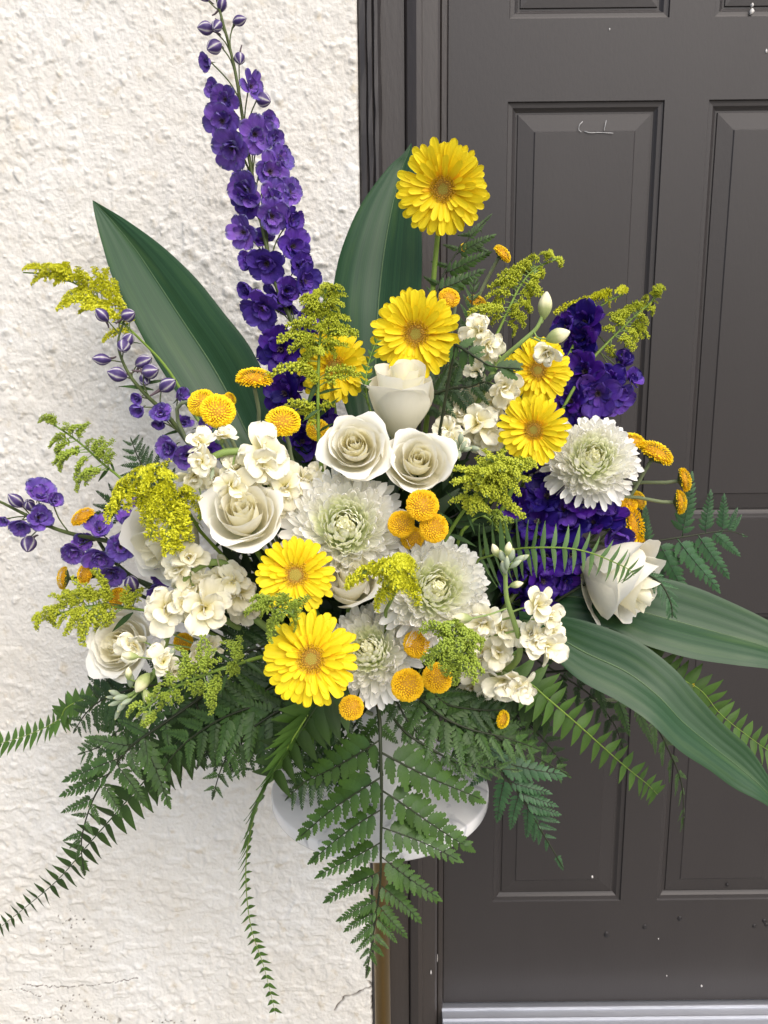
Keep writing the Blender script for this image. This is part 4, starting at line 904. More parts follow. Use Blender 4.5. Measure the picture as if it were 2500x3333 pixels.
spike('delphinium', 'dark purple delphinium spike at the upper right before the brown door', 'delphinium', DG,
      [(2040, 1120, -.26), (2000, 1210, -.28), (1950, 1290, -.30), (1880, 1390, -.31), (1800, 1520, -.32)], .002, .0046, M['stem_delph'],
      [f(1893, 1045, 68, 0, .1, .02, 'd', -.05), f(1830, 1060, 46, -.4, .2, .005, 'd'), f(1885, 1105, 60, 0, -.4, .015, 'd'), f(1893, 1205, 62, -.1, 0, .02, 'd'), f(1860, 1160, 48, -.3, .1, .0, 'd'), f(2030, 1175, 50, .5, .9, .0, 'm', .75), f(1945, 1285, 68, 0, -.1, .025, 'm', -.05), f(2020, 1300, 56, .4, -.2, .01, 'm'), f(1851, 1300, 52, -.2, 0, .005, 'd'), f(1930, 1350, 52, .1, -.3, .005, 'd'), f(1985, 1230, 48, .2, .2, .01, 'd'), f(1890, 1395, 44, .1, -.3, .0, 'd'), f(2065, 1230, 38, .5, .2, .0, 'm', .3), f(1800, 1270, 46, 0, 0, -.02, 'd')], [], 'd')
spike('delphinium', 'thick dark indigo delphinium spike behind the narrow fern at the right', 'delphinium', DG,
      [(2030, 1740, -.33), (1940, 1720, -.345), (1850, 1740, -.35), (1770, 1800, -.355), (1700, 1900, -.36), (1620, 2010, -.37)], .002, .0048, M['stem_delph'],
      [f(1775, 1600, 70, -.1, .3, .01, 'd'), f(1898, 1606, 72, .0, .5, .02, 'd', -.05), f(1740, 1690, 68, -.2, .1, .02, 'd'), f(1985, 1670, 56, .2, .3, .015, 'd'), f(2010, 1745, 62, .5, -.9, .03, 'm', .45), f(1844, 1700, 70, 0, .1, .025, 'd'), f(1779, 1815, 68, -.1, 0, .02, 'd'), f(1865, 1815, 62, .1, -.1, .02, 'd'), f(1779, 1900, 64, 0, -.2, .02, 'd'), f(1690, 1777, 62, -.3, .1, .01, 'd'), f(1763, 1985, 60, 0, -.3, .015, 'd'), f(1670, 1640, 54, -.3, .2, .0, 'd'), f(1660, 1870, 56, -.3, 0, .005, 'd'), f(1830, 1650, 56, 0, .2, .02, 'm'), f(1930, 1690, 54, .1, .1, .02, 'd'), f(1690, 1960, 54, -.2, -.2, .0, 'd'), f(1800, 1530, 54, 0, .4, -.02, 'd'), f(1720, 1510, 54, -.1, .4, -.03, 'd'), f(1690, 2050, 50, -.1, -.2, .0, 'd'), f(1950, 1640, 50, .2, .4, .01, 'm'), f(1620, 1720, 52, -.2, .1, -.01, 'd'), f(1610, 1560, 50, -.2, .3, -.03, 'd'), f(1850, 1900, 44, .2, -.3, .005, 'd')], [], 'd', n_in=5)

# ------------------------------------------------------------------ cream stock
SP = {'o': petals('stock_petal', M['stock'], 5, Wd=.82, nu=7, nv=6, peak=.62, sharp=.5, a0=.35, curl=-.75, cup=.10, ruf=.095, rk=1.5, basew=.2),
      'i': petals('stock_inner_petal', M['stock'], 4, Wd=.80, nu=6, nv=5, peak=.62, sharp=.5, a0=.1, curl=.35, cup=.5, ruf=.09, rk=2.0, basew=.3)}
SBUD = [bud_mesh('stock_bud', M['stock_bud'], .58), bud_mesh('stock_bud', M['stock_bud'], .48)]
GBUD = [bud_mesh('closed_bud', M['stock_greybud'], .42), bud_mesh('closed_bud', M['stock_greybud'], .34)]
SCAL = mk('stock_calyx', *lathe_vf([(.05, -.55), (.10, -.50), (.15, -.35), (.16, -.15), (.13, .0), (.10, .08)], 12), M['calyx_pale'])
def stock(label, path, florets, buds, gbuds=(), r0=.003, r1=.0048, tips=()):
    P = cat([at(*q) for q in path], 36); mth = mouth(P[-1])
    full = P + cat([P[-1], P[-1].lerp(mth, .5) + Vector((0, .01, 0)), mth], 8)[1:]
    t = thing('stock_flower', label, 'stock', full[-1], 'cream stock stems in the arrangement'); rr = random.Random(len(label) * 3)
    tube('stem', full, r0, r1, M['stem_pale'], t, 10)
    def joint(c): 
        k = min(range(len(P)), key=lambda i: (P[i] - c).length); return k
    for q in florets:
        px, py, r, tx, ty, off = q[:6]; op = q[6] if len(q) > 6 else 0
        kx = min(range(len(P)), key=lambda i: (at(px, py, P[i].y) - P[i]).length)
        c = at(px, py, P[kx].y - off); R = 1.26 * r / pxm(c); n = (nrm(c, tx, ty) + Vector((rr.gauss(0, .1), 0, rr.gauss(0, .1)))).normalized()
        b = c - n * R * .35; j = min(joint(c) + 1, len(P) - 1)
        e = b - n * R * .5
        if (full[j] - e).length > .004: tube('pedicel', cat([full[j], full[j].lerp(e, .6) - n * R * .15, e], 8), .0013, .0011, M['stem_pale'], t, 6)
        fl = inst('floret', SCAL, t, frame(b, n, 0, R)); a0 = rr.uniform(0, 6)
        for k in range(5): inst('petal', rr.choice(SP['o']), fl, pm(b, n, a0 + k * 1.2566 + rr.uniform(-.2, .2), .45 + op + rr.uniform(-.45, .25), R * .06, R * rr.uniform(.75, 1.15), rr.gauss(0, .5)))
        for k in range(5): inst('petal', rr.choice(SP['o']), fl, pm(b, n, a0 + .6 + k * 1.2566 + rr.uniform(-.3, .3), .80 + op * .6 + rr.uniform(-.3, .25), R * .05, R * .78 * rr.uniform(.85, 1.1), rr.gauss(0, .45), R * .06))
        for k in range(rr.choice((2, 3, 4))): inst('petal', rr.choice(SP['i']), fl, pm(b, n, a0 + k * 1.57 + rr.uniform(-.4, .4), 1.10 + rr.uniform(-.3, .25), R * .03, R * .58 * rr.uniform(.8, 1.15), rr.gauss(0, .6), R * .08))
    for (lst, ms, nm) in ((buds, SBUD, 'bud'), (gbuds, GBUD, 'closed_bud')):
        for (px, py, r, tx, ty, off) in lst:
            kx = min(range(len(P)), key=lambda i: (at(px, py, P[i].y) - P[i]).length)
            c = at(px, py, P[kx].y - off); L = 2.1 * r / pxm(c); n = (Rt * tx + Up * ty + tocam(c) * .25).normalized(); b = c - n * L * .45; j = min(joint(c) + 2, len(P) - 1)
            tube('pedicel', cat([full[j], full[j].lerp(b, .6) - n * L * .2, b], 7), .0011, .0010, M['stem_pale'], t, 6)
            inst(nm, rr.choice(ms), t, frame(b, n, rr.uniform(0, 6), L))
    return t
stock('cream stock stem bending left above the left open white rose', [(640, 1560, -.43), (655, 1520, -.44), (690, 1490, -.45), (745, 1470, -.45), (810, 1480, -.445), (860, 1540, -.44), (905, 1620, -.43)],
      [(860, 1472, 78, .1, .35, .02), (851, 1525, 66, 0, -.35, .025), (648, 1440, 46, -.3, .4, .01), (726, 1416, 38, .1, .9, .0, .4), (652, 1505, 42, -.2, -.2, .03), (632, 1558, 46, -.3, -.6, .015, .3), (755, 1582, 62, 0, -.1, .035), (808, 1600, 56, .1, .1, .02), (930, 1580, 62, .1, .15, .02), (995, 1562, 52, .35, .2, .0), (912, 1640, 54, .1, -.4, .02), (770, 1520, 48, 0, .3, .0), (700, 1560, 46, -.2, .1, .0), (1040, 1545, 40, .3, .4, -.03)],
      [(575, 1645, 32, -.2, -.8, .02), (668, 1660, 34, .3, -.9, .02)], [(690, 1545, 20, -.2, -1, .03)], .0044, .0052)
stock('cream stock stem arching over at the left, below the left white rose', [(575, 1940, -.44), (590, 1895, -.445), (630, 1855, -.445), (680, 1832, -.44), (735, 1838, -.43), (780, 1890, -.425), (800, 1990, -.41)],
      [(615, 1810, 52, 0, .4, .01), (575, 1850, 44, -.4, .2, .01, .2), (610, 1875, 44, -.2, .0, .0), (545, 1980, 68, -.2, -.1, .025), (600, 1965, 46, .1, -.1, .03), (672, 1975, 76, .1, .05, .035), (636, 1900, 60, 0, .1, .0), (725, 1875, 54, .1, .2, .01), (778, 1935, 66, .1, -.1, .02), (760, 1890, 50, .2, .2, .02), (800, 1985, 52, .2, -.4, .0), (515, 1965, 42, -.7, .2, .01, .2)],
      [], [], .0046, .0052)
stock('cream stock stem at the lower left, drooping to grey green closed buds', [(395, 2275, -.47), (440, 2255, -.475), (490, 2210, -.47), (520, 2150, -.46), (545, 2070, -.44), (560, 2000, -.42), (640, 1960, -.40)],
      [(430, 2105, 52, -.2, -.5, .015, .45), (535, 2150, 48, 0, .0, .03, .2), (515, 2125, 36, -.5, .3, .02, .3), (650, 2125, 46, .3, -.2, .01, .4), (570, 2180, 40, .2, -.3, .02, .3), (690, 2100, 36, .4, .4, -.01, .3)],
      [(420, 2135, 26, -1, .1, .03), (462, 2225, 34, -.5, -.7, .015), (418, 2190, 22, 0, 1, .02), (478, 2345, 28, .1, -1, .02), (480, 2270, 26, .3, -.8, .02)],
      [(372, 2255, 20, -1, .4, .01), (390, 2270, 22, -.9, -.1, .025), (372, 2290, 20, -1, -.3, .01), (395, 2300, 22, -.5, -.7, .02), (382, 2325, 20, -.4, -1, .01), (410, 2285, 18, -.6, -.3, .03), (425, 2210, 26, .0, 1, .01), (560, 2125, 22, .2, .6, .03), (360, 2270, 16, -1, .1, .0)], .0030, .0050)
stock('cream stock stem at the upper right with a long bare tip and one green bud', [(1768, 1022, -.40), (1745, 1070, -.40), (1690, 1120, -.395), (1625, 1180, -.38), (1580, 1260, -.37), (1530, 1370, -.36), (1480, 1480, -.36)],
      [(1560, 1070, 54, -.2, .4, .0), (1592, 1120, 40, .4, .0, .015), (1592, 1150, 44, .1, -.3, .0), (1548, 1212, 44, -.3, .0, -.005), (1646, 1262, 54, .2, -.1, .02), (1556, 1368, 68, .0, .25, .03), (1448, 1400, 50, -.2, .2, .04), (1470, 1440, 48, -.2, -.1, .05), (1600, 1430, 48, .3, -.2, .03), (1530, 1310, 54, -.1, .1, .0), (1610, 1310, 44, .2, .0, .005), (1570, 1430, 46, .0, -.2, .02), (1780, 1150, 46, .0, -.5, .025, .4), (1500, 1350, 44, -.2, .2, .01), (1655, 1320, 36, .5, -.2, -.01)],
      [(1820, 1092, 38, 1, .35, .02), (1775, 990, 42, .12, 1, .0)],
      [(1485, 1445, 20, -.2, .6, .07), (1500, 1425, 20, .1, .9, .075), (1510, 1448, 20, .4, .7, .075), (1478, 1470, 20, -.3, .2, .075), (1492, 1480, 22, .0, -.2, .075), (1520, 1462, 18, .7, .2, .07), (1545, 1460, 20, 1, -.1, .06)], .0022, .0048)
stock('cream stock stem at the lower right, crowned with grey green closed buds', [(1645, 1800, -.55), (1645, 1870, -.55), (1650, 1950, -.545), (1675, 2030, -.535), (1693, 2100, -.52), (1675, 2160, -.50), (1600, 2200, -.46), (1500, 2200, -.43)],
      [(1757, 1968, 54, .5, .2, .015, .3), (1790, 2012, 44, .6, -.2, .01, .2), (1730, 2062, 46, .0, .3, .01), (1782, 2105, 58, .4, -.3, .02, .2), (1750, 2085, 40, .6, .1, .02), (1575, 2025, 56, -.2, .2, -.005, .2), (1640, 2050, 54, .1, .1, -.01), (1575, 2130, 62, -.1, .0, .02), (1625, 2120, 50, .1, .2, .0), (1530, 2245, 52, -.3, -.2, .01), (1648, 2222, 66, .1, -.5, .04, .35), (1700, 2245, 50, .5, -.6, .03, .3), (1560, 2190, 54, -.1, -.1, .02), (1600, 2250, 44, 0, -.4, .02), (1630, 2160, 44, .1, 0, .0), (1540, 2070, 44, -.3, .2, -.01), (1800, 2050, 38, .7, .2, .0)],
      [(1500, 2012, 34, -1, .05, .02), (1683, 1902, 22, .9, .2, .0), (1612, 1790, 24, -.4, .9, .0), (1655, 1785, 24, .1, 1, .015)],
      [(1635, 1810, 24, -.3, .9, .01), (1665, 1805, 24, .3, .9, .015), (1690, 1820, 22, .8, .6, .01), (1680, 1835, 22, .6, .4, .02), (1650, 1830, 24, 0, .8, .025), (1705, 1815, 20, 1, .5, .0), (1640, 1845, 24, -.2, .7, .02)], .0022, .0052)

# ------------------------------------------------------------------ goldenrod
ICO = ([Vector(v).normalized() for v in ((0, 0, 1), (.9, 0, .3), (.28, .85, .3), (-.73, .53, .3), (-.73, -.53, .3), (.28, -.85, .3), (0, 0, -1))],
       [(0, 1, 2), (0, 2, 3), (0, 3, 4), (0, 4, 5), (0, 5, 1), (6, 2, 1), (6, 3, 2), (6, 4, 3), (6, 5, 4), (6, 1, 5)])
def gbranch(kind, seed, n=78):
    r = random.Random(seed); tw = MB(); bl = MB()
    pts = [Vector((0.04 * math.sin(u * 3 + seed), u, .16 * math.sin(PI * u * .9) - .05 * u * u)) for u in [i / 10 for i in range(11)]]
    V, F = tube_vf(pts, .016, .006, 5); tw.add(V, F)
    def P(u): k = min(int(u * 10), 9); return pts[k].lerp(pts[k + 1], u * 10 - k)
    for i in range(n):
        u = .20 + .80 * ((i + .5) / n); p = P(u); a = r.choice((-1, 1)) * r.uniform(.1, 1.5) + r.gauss(0, .3)
        d = Vector((math.sin(a), r.uniform(.1, .8), math.cos(a))).normalized(); L = r.uniform(.05, .15) * (1.15 - .55 * u)
        q = p + d * L; s = r.uniform(.030, .043) * (1.1 - .35 * u)
        V, F = tube_vf([p, q], .006, .006, 3, cap=False); tw.add(V, F)
        if kind != 'bloom' or r.random() < .35:
            m = Matrix.Translation(q) @ d.to_track_quat('Z', 'Y').to_matrix().to_4x4() @ Matrix.Diagonal((s, s, s * 1.25, 1))
            bl.add([m @ v for v in ICO[0]], ICO[1])
        if kind != 'bud' and (kind == 'bloom' or r.random() < .3):
            for k in range(6):      # ray florets, each a narrow blade
                b = r.uniform(0, 6.28); dd = (d + Vector((math.cos(b), r.uniform(-.4, .6), math.sin(b))) * .9).normalized(); w = dd.orthogonal().normalized() * s * .42; e = q + dd * s * 2.0
                bl.add([q - w, q + w, e + w * .9, e - w * .9], [(0, 1, 2, 3)])
    return mk('twig', tw.V, tw.F, M['stem_pale']), mk('blossoms', bl.V, bl.F, M['gold_' + kind])
GBR = {k: [gbranch(k, i * 5 + 1) for i in range(4)] for k in ('bud', 'mid', 'bloom')}
def goldenrod(label, path, tips, kind, Yt=0.0, r0=.0012, r1=.0026, leaves=(), sc=1.0, smat_='stem'):
    """tips: (fraction along the stem, tip x, tip y, depth step towards the camera)"""
    P = cat([at(*q) for q in path], 30); mth = mouth(P[-1])
    full = P + cat([P[-1], P[-1].lerp(mth, .5) + Vector((0, .01, 0)), mth], 8)[1:]
    t = thing('goldenrod', label, 'goldenrod', full[-1], 'goldenrod sprays in the arrangement'); rr = random.Random(len(label) * 7)
    tube('stem', full, r0, r1, M[smat_], t, 7)
    tips = list(tips) + [(min(q[0] + .03, .95), q[1] + rr.uniform(-26, 26), q[2] + rr.uniform(-22, 26), q[3] - .008) for q in tips if rr.random() < .55]
    for (fr_, tx, ty, dy) in tips:
        a = P[min(int(fr_ * 30), 30)]; b = at(tx, ty, a.y - dy + rr.uniform(-.012, .012))
        up = (Up * .9 + tocam(a) * .7 + Vector((rr.gauss(0, .25), 0, 0))).normalized(); dirn = (b - a).normalized(); up = (up - dirn * up.dot(dirn))
        if up.length < .25: up = tocam(a) + Rt * rr.choice((-1, 1)) * .5
        k = rr.choice(GBR[kind]) if kind != 'mix' else rr.choice(GBR[rr.choice(('mid', 'bloom'))])
        m = yframe(a, b, up.normalized(), wsc=1.0); Lb = (b - a).length; f_ = max(1.0, .050 / Lb) if Lb > .012 else 1.4
        m = m @ Matrix.Diagonal((f_, 1, f_, 1)); br = inst('branch', k[0], t, m); inst('blossoms', k[1], br, m, 'stuff')
    for (a, b, w) in leaves: inst('leaf', LEAFY, t, yframe(at(*a), at(*b), nrm(at(*a), .2, .5), wsc=w))
    return t
def zt(f, lst): return [(q[0],) + tuple(f(q[1], q[2])) + (q[3] if len(q) > 3 else .0,) for q in lst]
goldenrod('yellow goldenrod spray arching left across the stucco at the top left', [z3(140, 160) + (-.16,), z3(330, 180) + (-.17,), z3(520, 265) + (-.18,), z3(680, 410) + (-.19,), z3(850, 570) + (-.21,), z3(1020, 760) + (-.25,), z3(1250, 1150) + (-.31,)],
          zt(z3, [(.16, 140, 150), (.18, 240, 190), (.20, 250, 130), (.22, 330, 130), (.24, 300, 205), (.26, 385, 105), (.28, 330, 245), (.31, 350, 200), (.34, 470, 125), (.33, 300, 135), (.38, 430, 185), (.40, 560, 135), (.37, 385, 330), (.42, 470, 260), (.46, 640, 140), (.45, 350, 390), (.48, 480, 410), (.50, 620, 250), (.52, 690, 210), (.5, 540, 340), (.56, 710, 310), (.58, 530, 375), (.60, 720, 380), (.62, 625, 580), (.66, 690, 545)]), 'bloom', leaves=[(z3(780, 480) + (-.21,), z3(660, 450) + (-.2,), .5), (z3(850, 590) + (-.22,), z3(760, 575) + (-.21,), .4)])
goldenrod('green budded goldenrod spray at the left, pointing up and left over the stucco', [z3(250, 1030) + (-.24,), z3(380, 1110) + (-.25,), z3(500, 1200) + (-.265,), z3(620, 1310) + (-.28,), z3(740, 1410) + (-.30,), z3(900, 1600) + (-.34,)],
          zt(z3, [(.14, 245, 1025), (.14, 290, 1070), (.16, 320, 1090), (.2, 390, 1055), (.24, 340, 1180), (.28, 345, 1250), (.32, 490, 1085), (.35, 535, 1080), (.36, 360, 1260), (.42, 370, 1355), (.46, 350, 1325), (.48, 570, 1160), (.52, 640, 1180), (.5, 460, 1410), (.56, 680, 1160), (.58, 560, 1210), (.62, 470, 1475), (.66, 520, 1440), (.66, 700, 1250)]), 'bud', leaves=[(z3(660, 1330) + (-.29,), z3(580, 1420) + (-.28,), .8), (z3(690, 1370) + (-.29,), z3(650, 1260) + (-.28,), .6)])
goldenrod('bright yellow goldenrod tuft hanging over the side-facing white rose', [z6(800, 150) + (-.46,), z6(900, 110) + (-.455,), z6(1010, 130) + (-.45,), z6(1100, 260) + (-.44,), z6(1200, 420) + (-.41,)],
          zt(z6, [(.05, 690, 260), (.08, 640, 350), (.1, 700, 190), (.12, 730, 130, .01), (.15, 760, 300, .02), (.2, 800, 60), (.2, 830, 270, .02), (.25, 850, 110, .02), (.3, 900, 50, .01), (.3, 870, 200, .03), (.35, 950, 30), (.35, 860, 380, .02), (.4, 990, 110, .02), (.42, 890, 460, .02), (.45, 1020, -10), (.45, 920, 350, .03), (.5, 1040, 120, .02), (.5, 900, 280, .03), (.55, 960, 320, .03), (.55, 1000, 230, .02), (.3, 790, 200, .03), (.15, 700, 300, .01), (.6, 1010, 550, .03), (.62, 1050, 500, .03), (.65, 1080, 400, .02), (.58, 1000, 300, .02), (.7, 1230, 350, .02), (.66, 1120, 480, .02), (.7, 1170, 190, .02), (.75, 1220, 240, .02)]), 'bloom')
goldenrod('yellow green goldenrod spray at the lower left, pointing left over the stucco', [z6(215, 970) + (-.36,), z6(380, 910) + (-.365,), z6(560, 870) + (-.37,), z6(720, 880) + (-.375,), z6(880, 900) + (-.38,), z6(1100, 960) + (-.39,)],
          zt(z6, [(.1, 210, 970), (.12, 250, 890), (.16, 270, 960), (.2, 300, 800), (.22, 340, 1000), (.26, 380, 790), (.28, 300, 920), (.3, 420, 830), (.34, 390, 1040), (.36, 420, 700), (.38, 440, 780), (.4, 470, 960), (.42, 500, 740), (.44, 420, 1000), (.45, 490, 1050), (.5, 580, 650), (.5, 620, 740), (.52, 560, 960), (.55, 500, 1090), (.58, 590, 1040), (.55, 640, 930), (.66, 780, 740), (.68, 820, 790), (.62, 650, 1010), (.34, 350, 830), (.46, 530, 800)]), 'mid', leaves=[(z6(800, 910) + (-.39,), z6(660, 1030) + (-.385,), .9), (z6(760, 880) + (-.38,), z6(640, 850) + (-.38,), .5)])
goldenrod('green goldenrod spray with round buds, hanging left of the lowest gerbera', [c5(500, 980) + (-.52,), c5(640, 850) + (-.525,), c5(840, 720) + (-.52,), c5(1080, 620) + (-.51,), c5(1330, 540) + (-.50,), c5(1530, 480) + (-.48,)],
          zt(c5, [(.08, 495, 990), (.1, 520, 930), (.14, 580, 1000), (.16, 600, 830), (.2, 680, 930), (.24, 640, 760), (.28, 760, 890), (.3, 720, 690), (.34, 870, 860), (.36, 780, 600), (.38, 870, 640), (.42, 980, 800), (.44, 820, 520), (.46, 900, 440), (.48, 960, 560), (.5, 1010, 780), (.52, 1000, 530), (.55, 1060, 660), (.58, 1120, 890), (.6, 1160, 760), (.56, 1110, 350), (.62, 1160, 440), (.64, 1210, 500), (.68, 1200, 640), (.7, 1330, 640), (.72, 1350, 600), (.8, 1220, 340), (.82, 1290, 360)]), 'bud', leaves=[(c5(1400, 520) + (-.50,), c5(1580, 640) + (-.51,), 1.0), (c5(1250, 600) + (-.50,), c5(1190, 800) + (-.51,), .8), (c5(1380, 520) + (-.49,), c5(1380, 300) + (-.48,), .5), (c5(1300, 540) + (-.49,), c5(1165, 440) + (-.48,), .9)], r1=.0030)
goldenrod('tall upright goldenrod spray at the centre, in front of a yellow gerbera', [z4(745, 190) + (-.385,), z4(720, 400) + (-.39,), z4(705, 600) + (-.395,), z4(695, 850) + (-.40,), z4(700, 1200) + (-.405,), z4(720, 1400) + (-.40,)],
          zt(z4, [(.03, 740, 185), (.04, 800, 200), (.05, 700, 240), (.06, 868, 205), (.08, 660, 270), (.09, 800, 260), (.1, 600, 290), (.12, 850, 240), (.14, 875, 310), (.15, 640, 330), (.17, 780, 300), (.18, 575, 300), (.2, 590, 390), (.22, 800, 360), (.22, 660, 370), (.24, 895, 405), (.25, 560, 455), (.26, 480, 455), (.28, 840, 430), (.3, 640, 470), (.3, 760, 470), (.33, 955, 490), (.34, 900, 510), (.35, 600, 580), (.36, 430, 565), (.38, 500, 610), (.4, 760, 620), (.4, 640, 660), (.42, 840, 560), (.44, 600, 690), (.46, 740, 640), (.56, 350, 800), (.56, 550, 750), (.58, 945, 735), (.6, 620, 780), (.58, 780, 860), (.7, 490, 960), (.72, 600, 1010), (.72, 810, 980), (.76, 580, 1030)]), 'mid',
          leaves=[(z4(695, 800) + (-.40,), z4(610, 1000) + (-.41,), .8), (z4(695, 900) + (-.40,), z4(850, 850) + (-.41,), .7), (z4(700, 1000) + (-.41,), z4(590, 1080) + (-.42,), .9), (z4(705, 1150) + (-.41,), z4(800, 1090) + (-.42,), .9), (z4(700, 900) + (-.40,), z4(600, 840) + (-.4,), .7), (z4(700, 1050) + (-.40,), z4(830, 920) + (-.41,), .8)], r1=.0034)
goldenrod('green goldenrod spray standing before the brown door, right of the upper gerberas', [z5(1020, 235) + (-.27,), z5(900, 290) + (-.275,), z5(820, 380) + (-.28,), z5(760, 500) + (-.29,), z5(690, 650) + (-.30,), z5(600, 850) + (-.32,)],
          zt(z5, [(.05, 1030, 255), (.06, 960, 240), (.1, 920, 215), (.1, 1000, 230), (.14, 850, 250), (.16, 930, 310), (.2, 790, 310), (.22, 900, 350), (.24, 820, 290), (.26, 920, 400), (.28, 750, 320), (.3, 880, 390), (.32, 700, 340), (.34, 860, 410), (.36, 910, 440), (.38, 760, 350), (.4, 690, 370), (.42, 870, 440), (.44, 645, 400), (.46, 720, 410), (.5, 860, 470), (.5, 640, 455), (.52, 690, 460), (.56, 860, 530), (.58, 660, 520), (.6, 800, 540), (.64, 840, 600), (.66, 640, 560), (.7, 770, 650), (.62, 590, 570), (.66, 560, 520)]), 'mid', sc=1)
goldenrod('pale green goldenrod spray at the far right, beside the upper purple delphinium', [z5(1580, 420) + (-.25,), z5(1480, 510) + (-.255,), z5(1380, 600) + (-.26,), z5(1280, 700) + (-.27,), z5(1200, 790) + (-.28,), z5(1100, 950) + (-.31,)],
          zt(z5, [(.04, 1585, 415), (.08, 1520, 420), (.12, 1560, 480), (.16, 1470, 460), (.2, 1520, 540), (.24, 1450, 500), (.3, 1390, 500), (.3, 1500, 600), (.36, 1340, 540), (.38, 1460, 640), (.42, 1380, 540), (.44, 1440, 690), (.46, 1300, 570), (.5, 1420, 740), (.5, 1240, 630), (.56, 1330, 760), (.36, 1310, 560), (.2, 1410, 520)]), 'mid')
goldenrod('yellow goldenrod tip showing just above the upper purple delphinium', [z5(1370, 430) + (-.24,), z5(1270, 480) + (-.245,), z5(1180, 560) + (-.25,), z5(1080, 760) + (-.29,)],
          zt(z5, [(.03, 1370, 430), (.05, 1340, 425), (.1, 1330, 470), (.15, 1260, 450), (.2, 1300, 500), (.25, 1220, 470), (.35, 1190, 455), (.45, 1120, 480), (.5, 1010, 530)]), 'bloom')
goldenrod('bushy yellow green goldenrod right of the half open white rose', [z7(1580, 60) + (-.50,), z7(1450, 140) + (-.50,), z7(1340, 260) + (-.495,), z7(1240, 400) + (-.48,), z7(1150, 560) + (-.45,)],
          zt(z7, [(.02, 1650, 30, .01), (.04, 1560, -20), (.06, 1640, 110, .02), (.08, 1500, -30, .01), (.1, 1600, 170, .02), (.12, 1540, 60, .03), (.15, 1440, -10, .02), (.15, 1640, 220, .02), (.18, 1480, 70, .03), (.2, 1560, 160, .03), (.22, 1380, 20, .02), (.25, 1580, 280, .03), (.25, 1430, 100, .04), (.28, 1330, 60, .02), (.3, 1500, 200, .03), (.32, 1390, 120, .03), (.35, 1270, 60, .02), (.35, 1640, 330, .02), (.38, 1250, 150, .03), (.4, 1460, 220, .03), (.42, 1300, 180, .03), (.45, 1380, 310, .03), (.5, 1220, 260, .02), (.5, 1450, 300, .03), (.55, 1340, 330, .02), (.3, 1680, 120, .0), (.3, 1700, 60, .0), (.22, 1420, -60, .0), (.1, 1710, 0, .0), (.2, 1560, -60, -.01), (.25, 1740, 40, -.01)]), 'mid', r1=.0032,
          leaves=[(z7(1250, 390) + (-.48,), z7(1160, 300) + (-.49,), .9), (z7(1270, 360) + (-.48,), z7(1480, 300) + (-.49,), .9), (z7(1230, 420) + (-.47,), z7(1130, 490) + (-.48,), 1), (z7(1320, 300) + (-.49,), z7(1380, 440) + (-.50,), .6), (z7(1260, 380) + (-.48,), z7(1420, 380) + (-.49,), .9), (z7(1220, 440) + (-.47,), z7(1390, 510) + (-.48,), .9), (z7(1300, 320) + (-.48,), z7(1210, 180) + (-.49,), .6)])
goldenrod('small dull goldenrod sprig before the dark indigo spike, under the bushy goldenrod', [z7(1545, 470) + (-.43,), z7(1480, 370) + (-.44,), z7(1400, 330) + (-.44,), z7(1300, 420) + (-.44,)],
          zt(z7, [(.05, 1550, 475), (.15, 1500, 420), (.2, 1570, 350), (.3, 1450, 370), (.4, 1530, 345), (.5, 1430, 340)]), 'bud')
goldenrod('yellow goldenrod tuft lying on the left edge of the right white mum', [z7(930, 620) + (-.565,), z7(920, 700) + (-.57,), z7(900, 780) + (-.565,), z7(840, 900) + (-.52,)],
          zt(z7, [(.05, 930, 590, .01), (.08, 870, 620, .02), (.1, 1000, 620, .02), (.12, 1040, 650, .01), (.15, 820, 660, .02), (.2, 940, 660, .03), (.22, 1010, 700, .02), (.25, 780, 690, .01), (.28, 860, 700, .03), (.3, 960, 740, .03), (.32, 1020, 780, .02), (.35, 800, 740, .02), (.38, 900, 770, .03), (.4, 1040, 850, .02), (.42, 830, 790, .02), (.45, 970, 800, .02), (.5, 820, 850, .01), (.5, 880, 800, .02), (.1, 620, 740, .0), (.15, 700, 700, .0)]), 'bloom')
goldenrod('fresh green goldenrod sprig between the deep yellow and the lowest gerbera', [z7(150, 900) + (-.60,), z7(220, 890) + (-.60,), z7(280, 930) + (-.595,), z7(320, 1010) + (-.55,), z7(420, 1100) + (-.50,)],
          zt(z7, [(.05, 10, 910), (.08, 0, 930), (.1, 60, 860), (.15, 130, 825), (.2, 100, 940), (.25, 190, 800), (.3, 250, 795), (.35, 160, 980), (.4, 150, 1030), (.45, 260, 850), (.5, 300, 850), (.55, 380, 815), (.58, 320, 930), (.6, 350, 840), (.62, 270, 990)]), 'bud', sc=.9)
goldenrod('green goldenrod sprig over the golden buttons, left of the lower right stock', [z7(1240, 1030) + (-.60,), z7(1250, 1100) + (-.60,), z7(1240, 1180) + (-.595,), z7(1200, 1300) + (-.54,)],
          zt(z7, [(.03, 1250, 985, .0), (.06, 1290, 1000), (.1, 1210, 1040, .01), (.14, 1330, 1080, .01), (.18, 1430, 1100), (.2, 1390, 1070), (.22, 1110, 1000), (.25, 1060, 990), (.28, 1150, 1070, .01), (.3, 1040, 1030), (.35, 1290, 1150, .02), (.38, 1170, 1150, .02), (.4, 1370, 1180, .01), (.42, 1060, 1200, .01), (.45, 1120, 1160, .02), (.48, 1380, 1250, .0), (.5, 1250, 1230, .02), (.52, 1090, 1240, .01), (.55, 1330, 1290, .01), (.58, 1180, 1260, .02), (.6, 1250, 1330, .0), (.5, 1370, 1330, .0)]), 'bud')

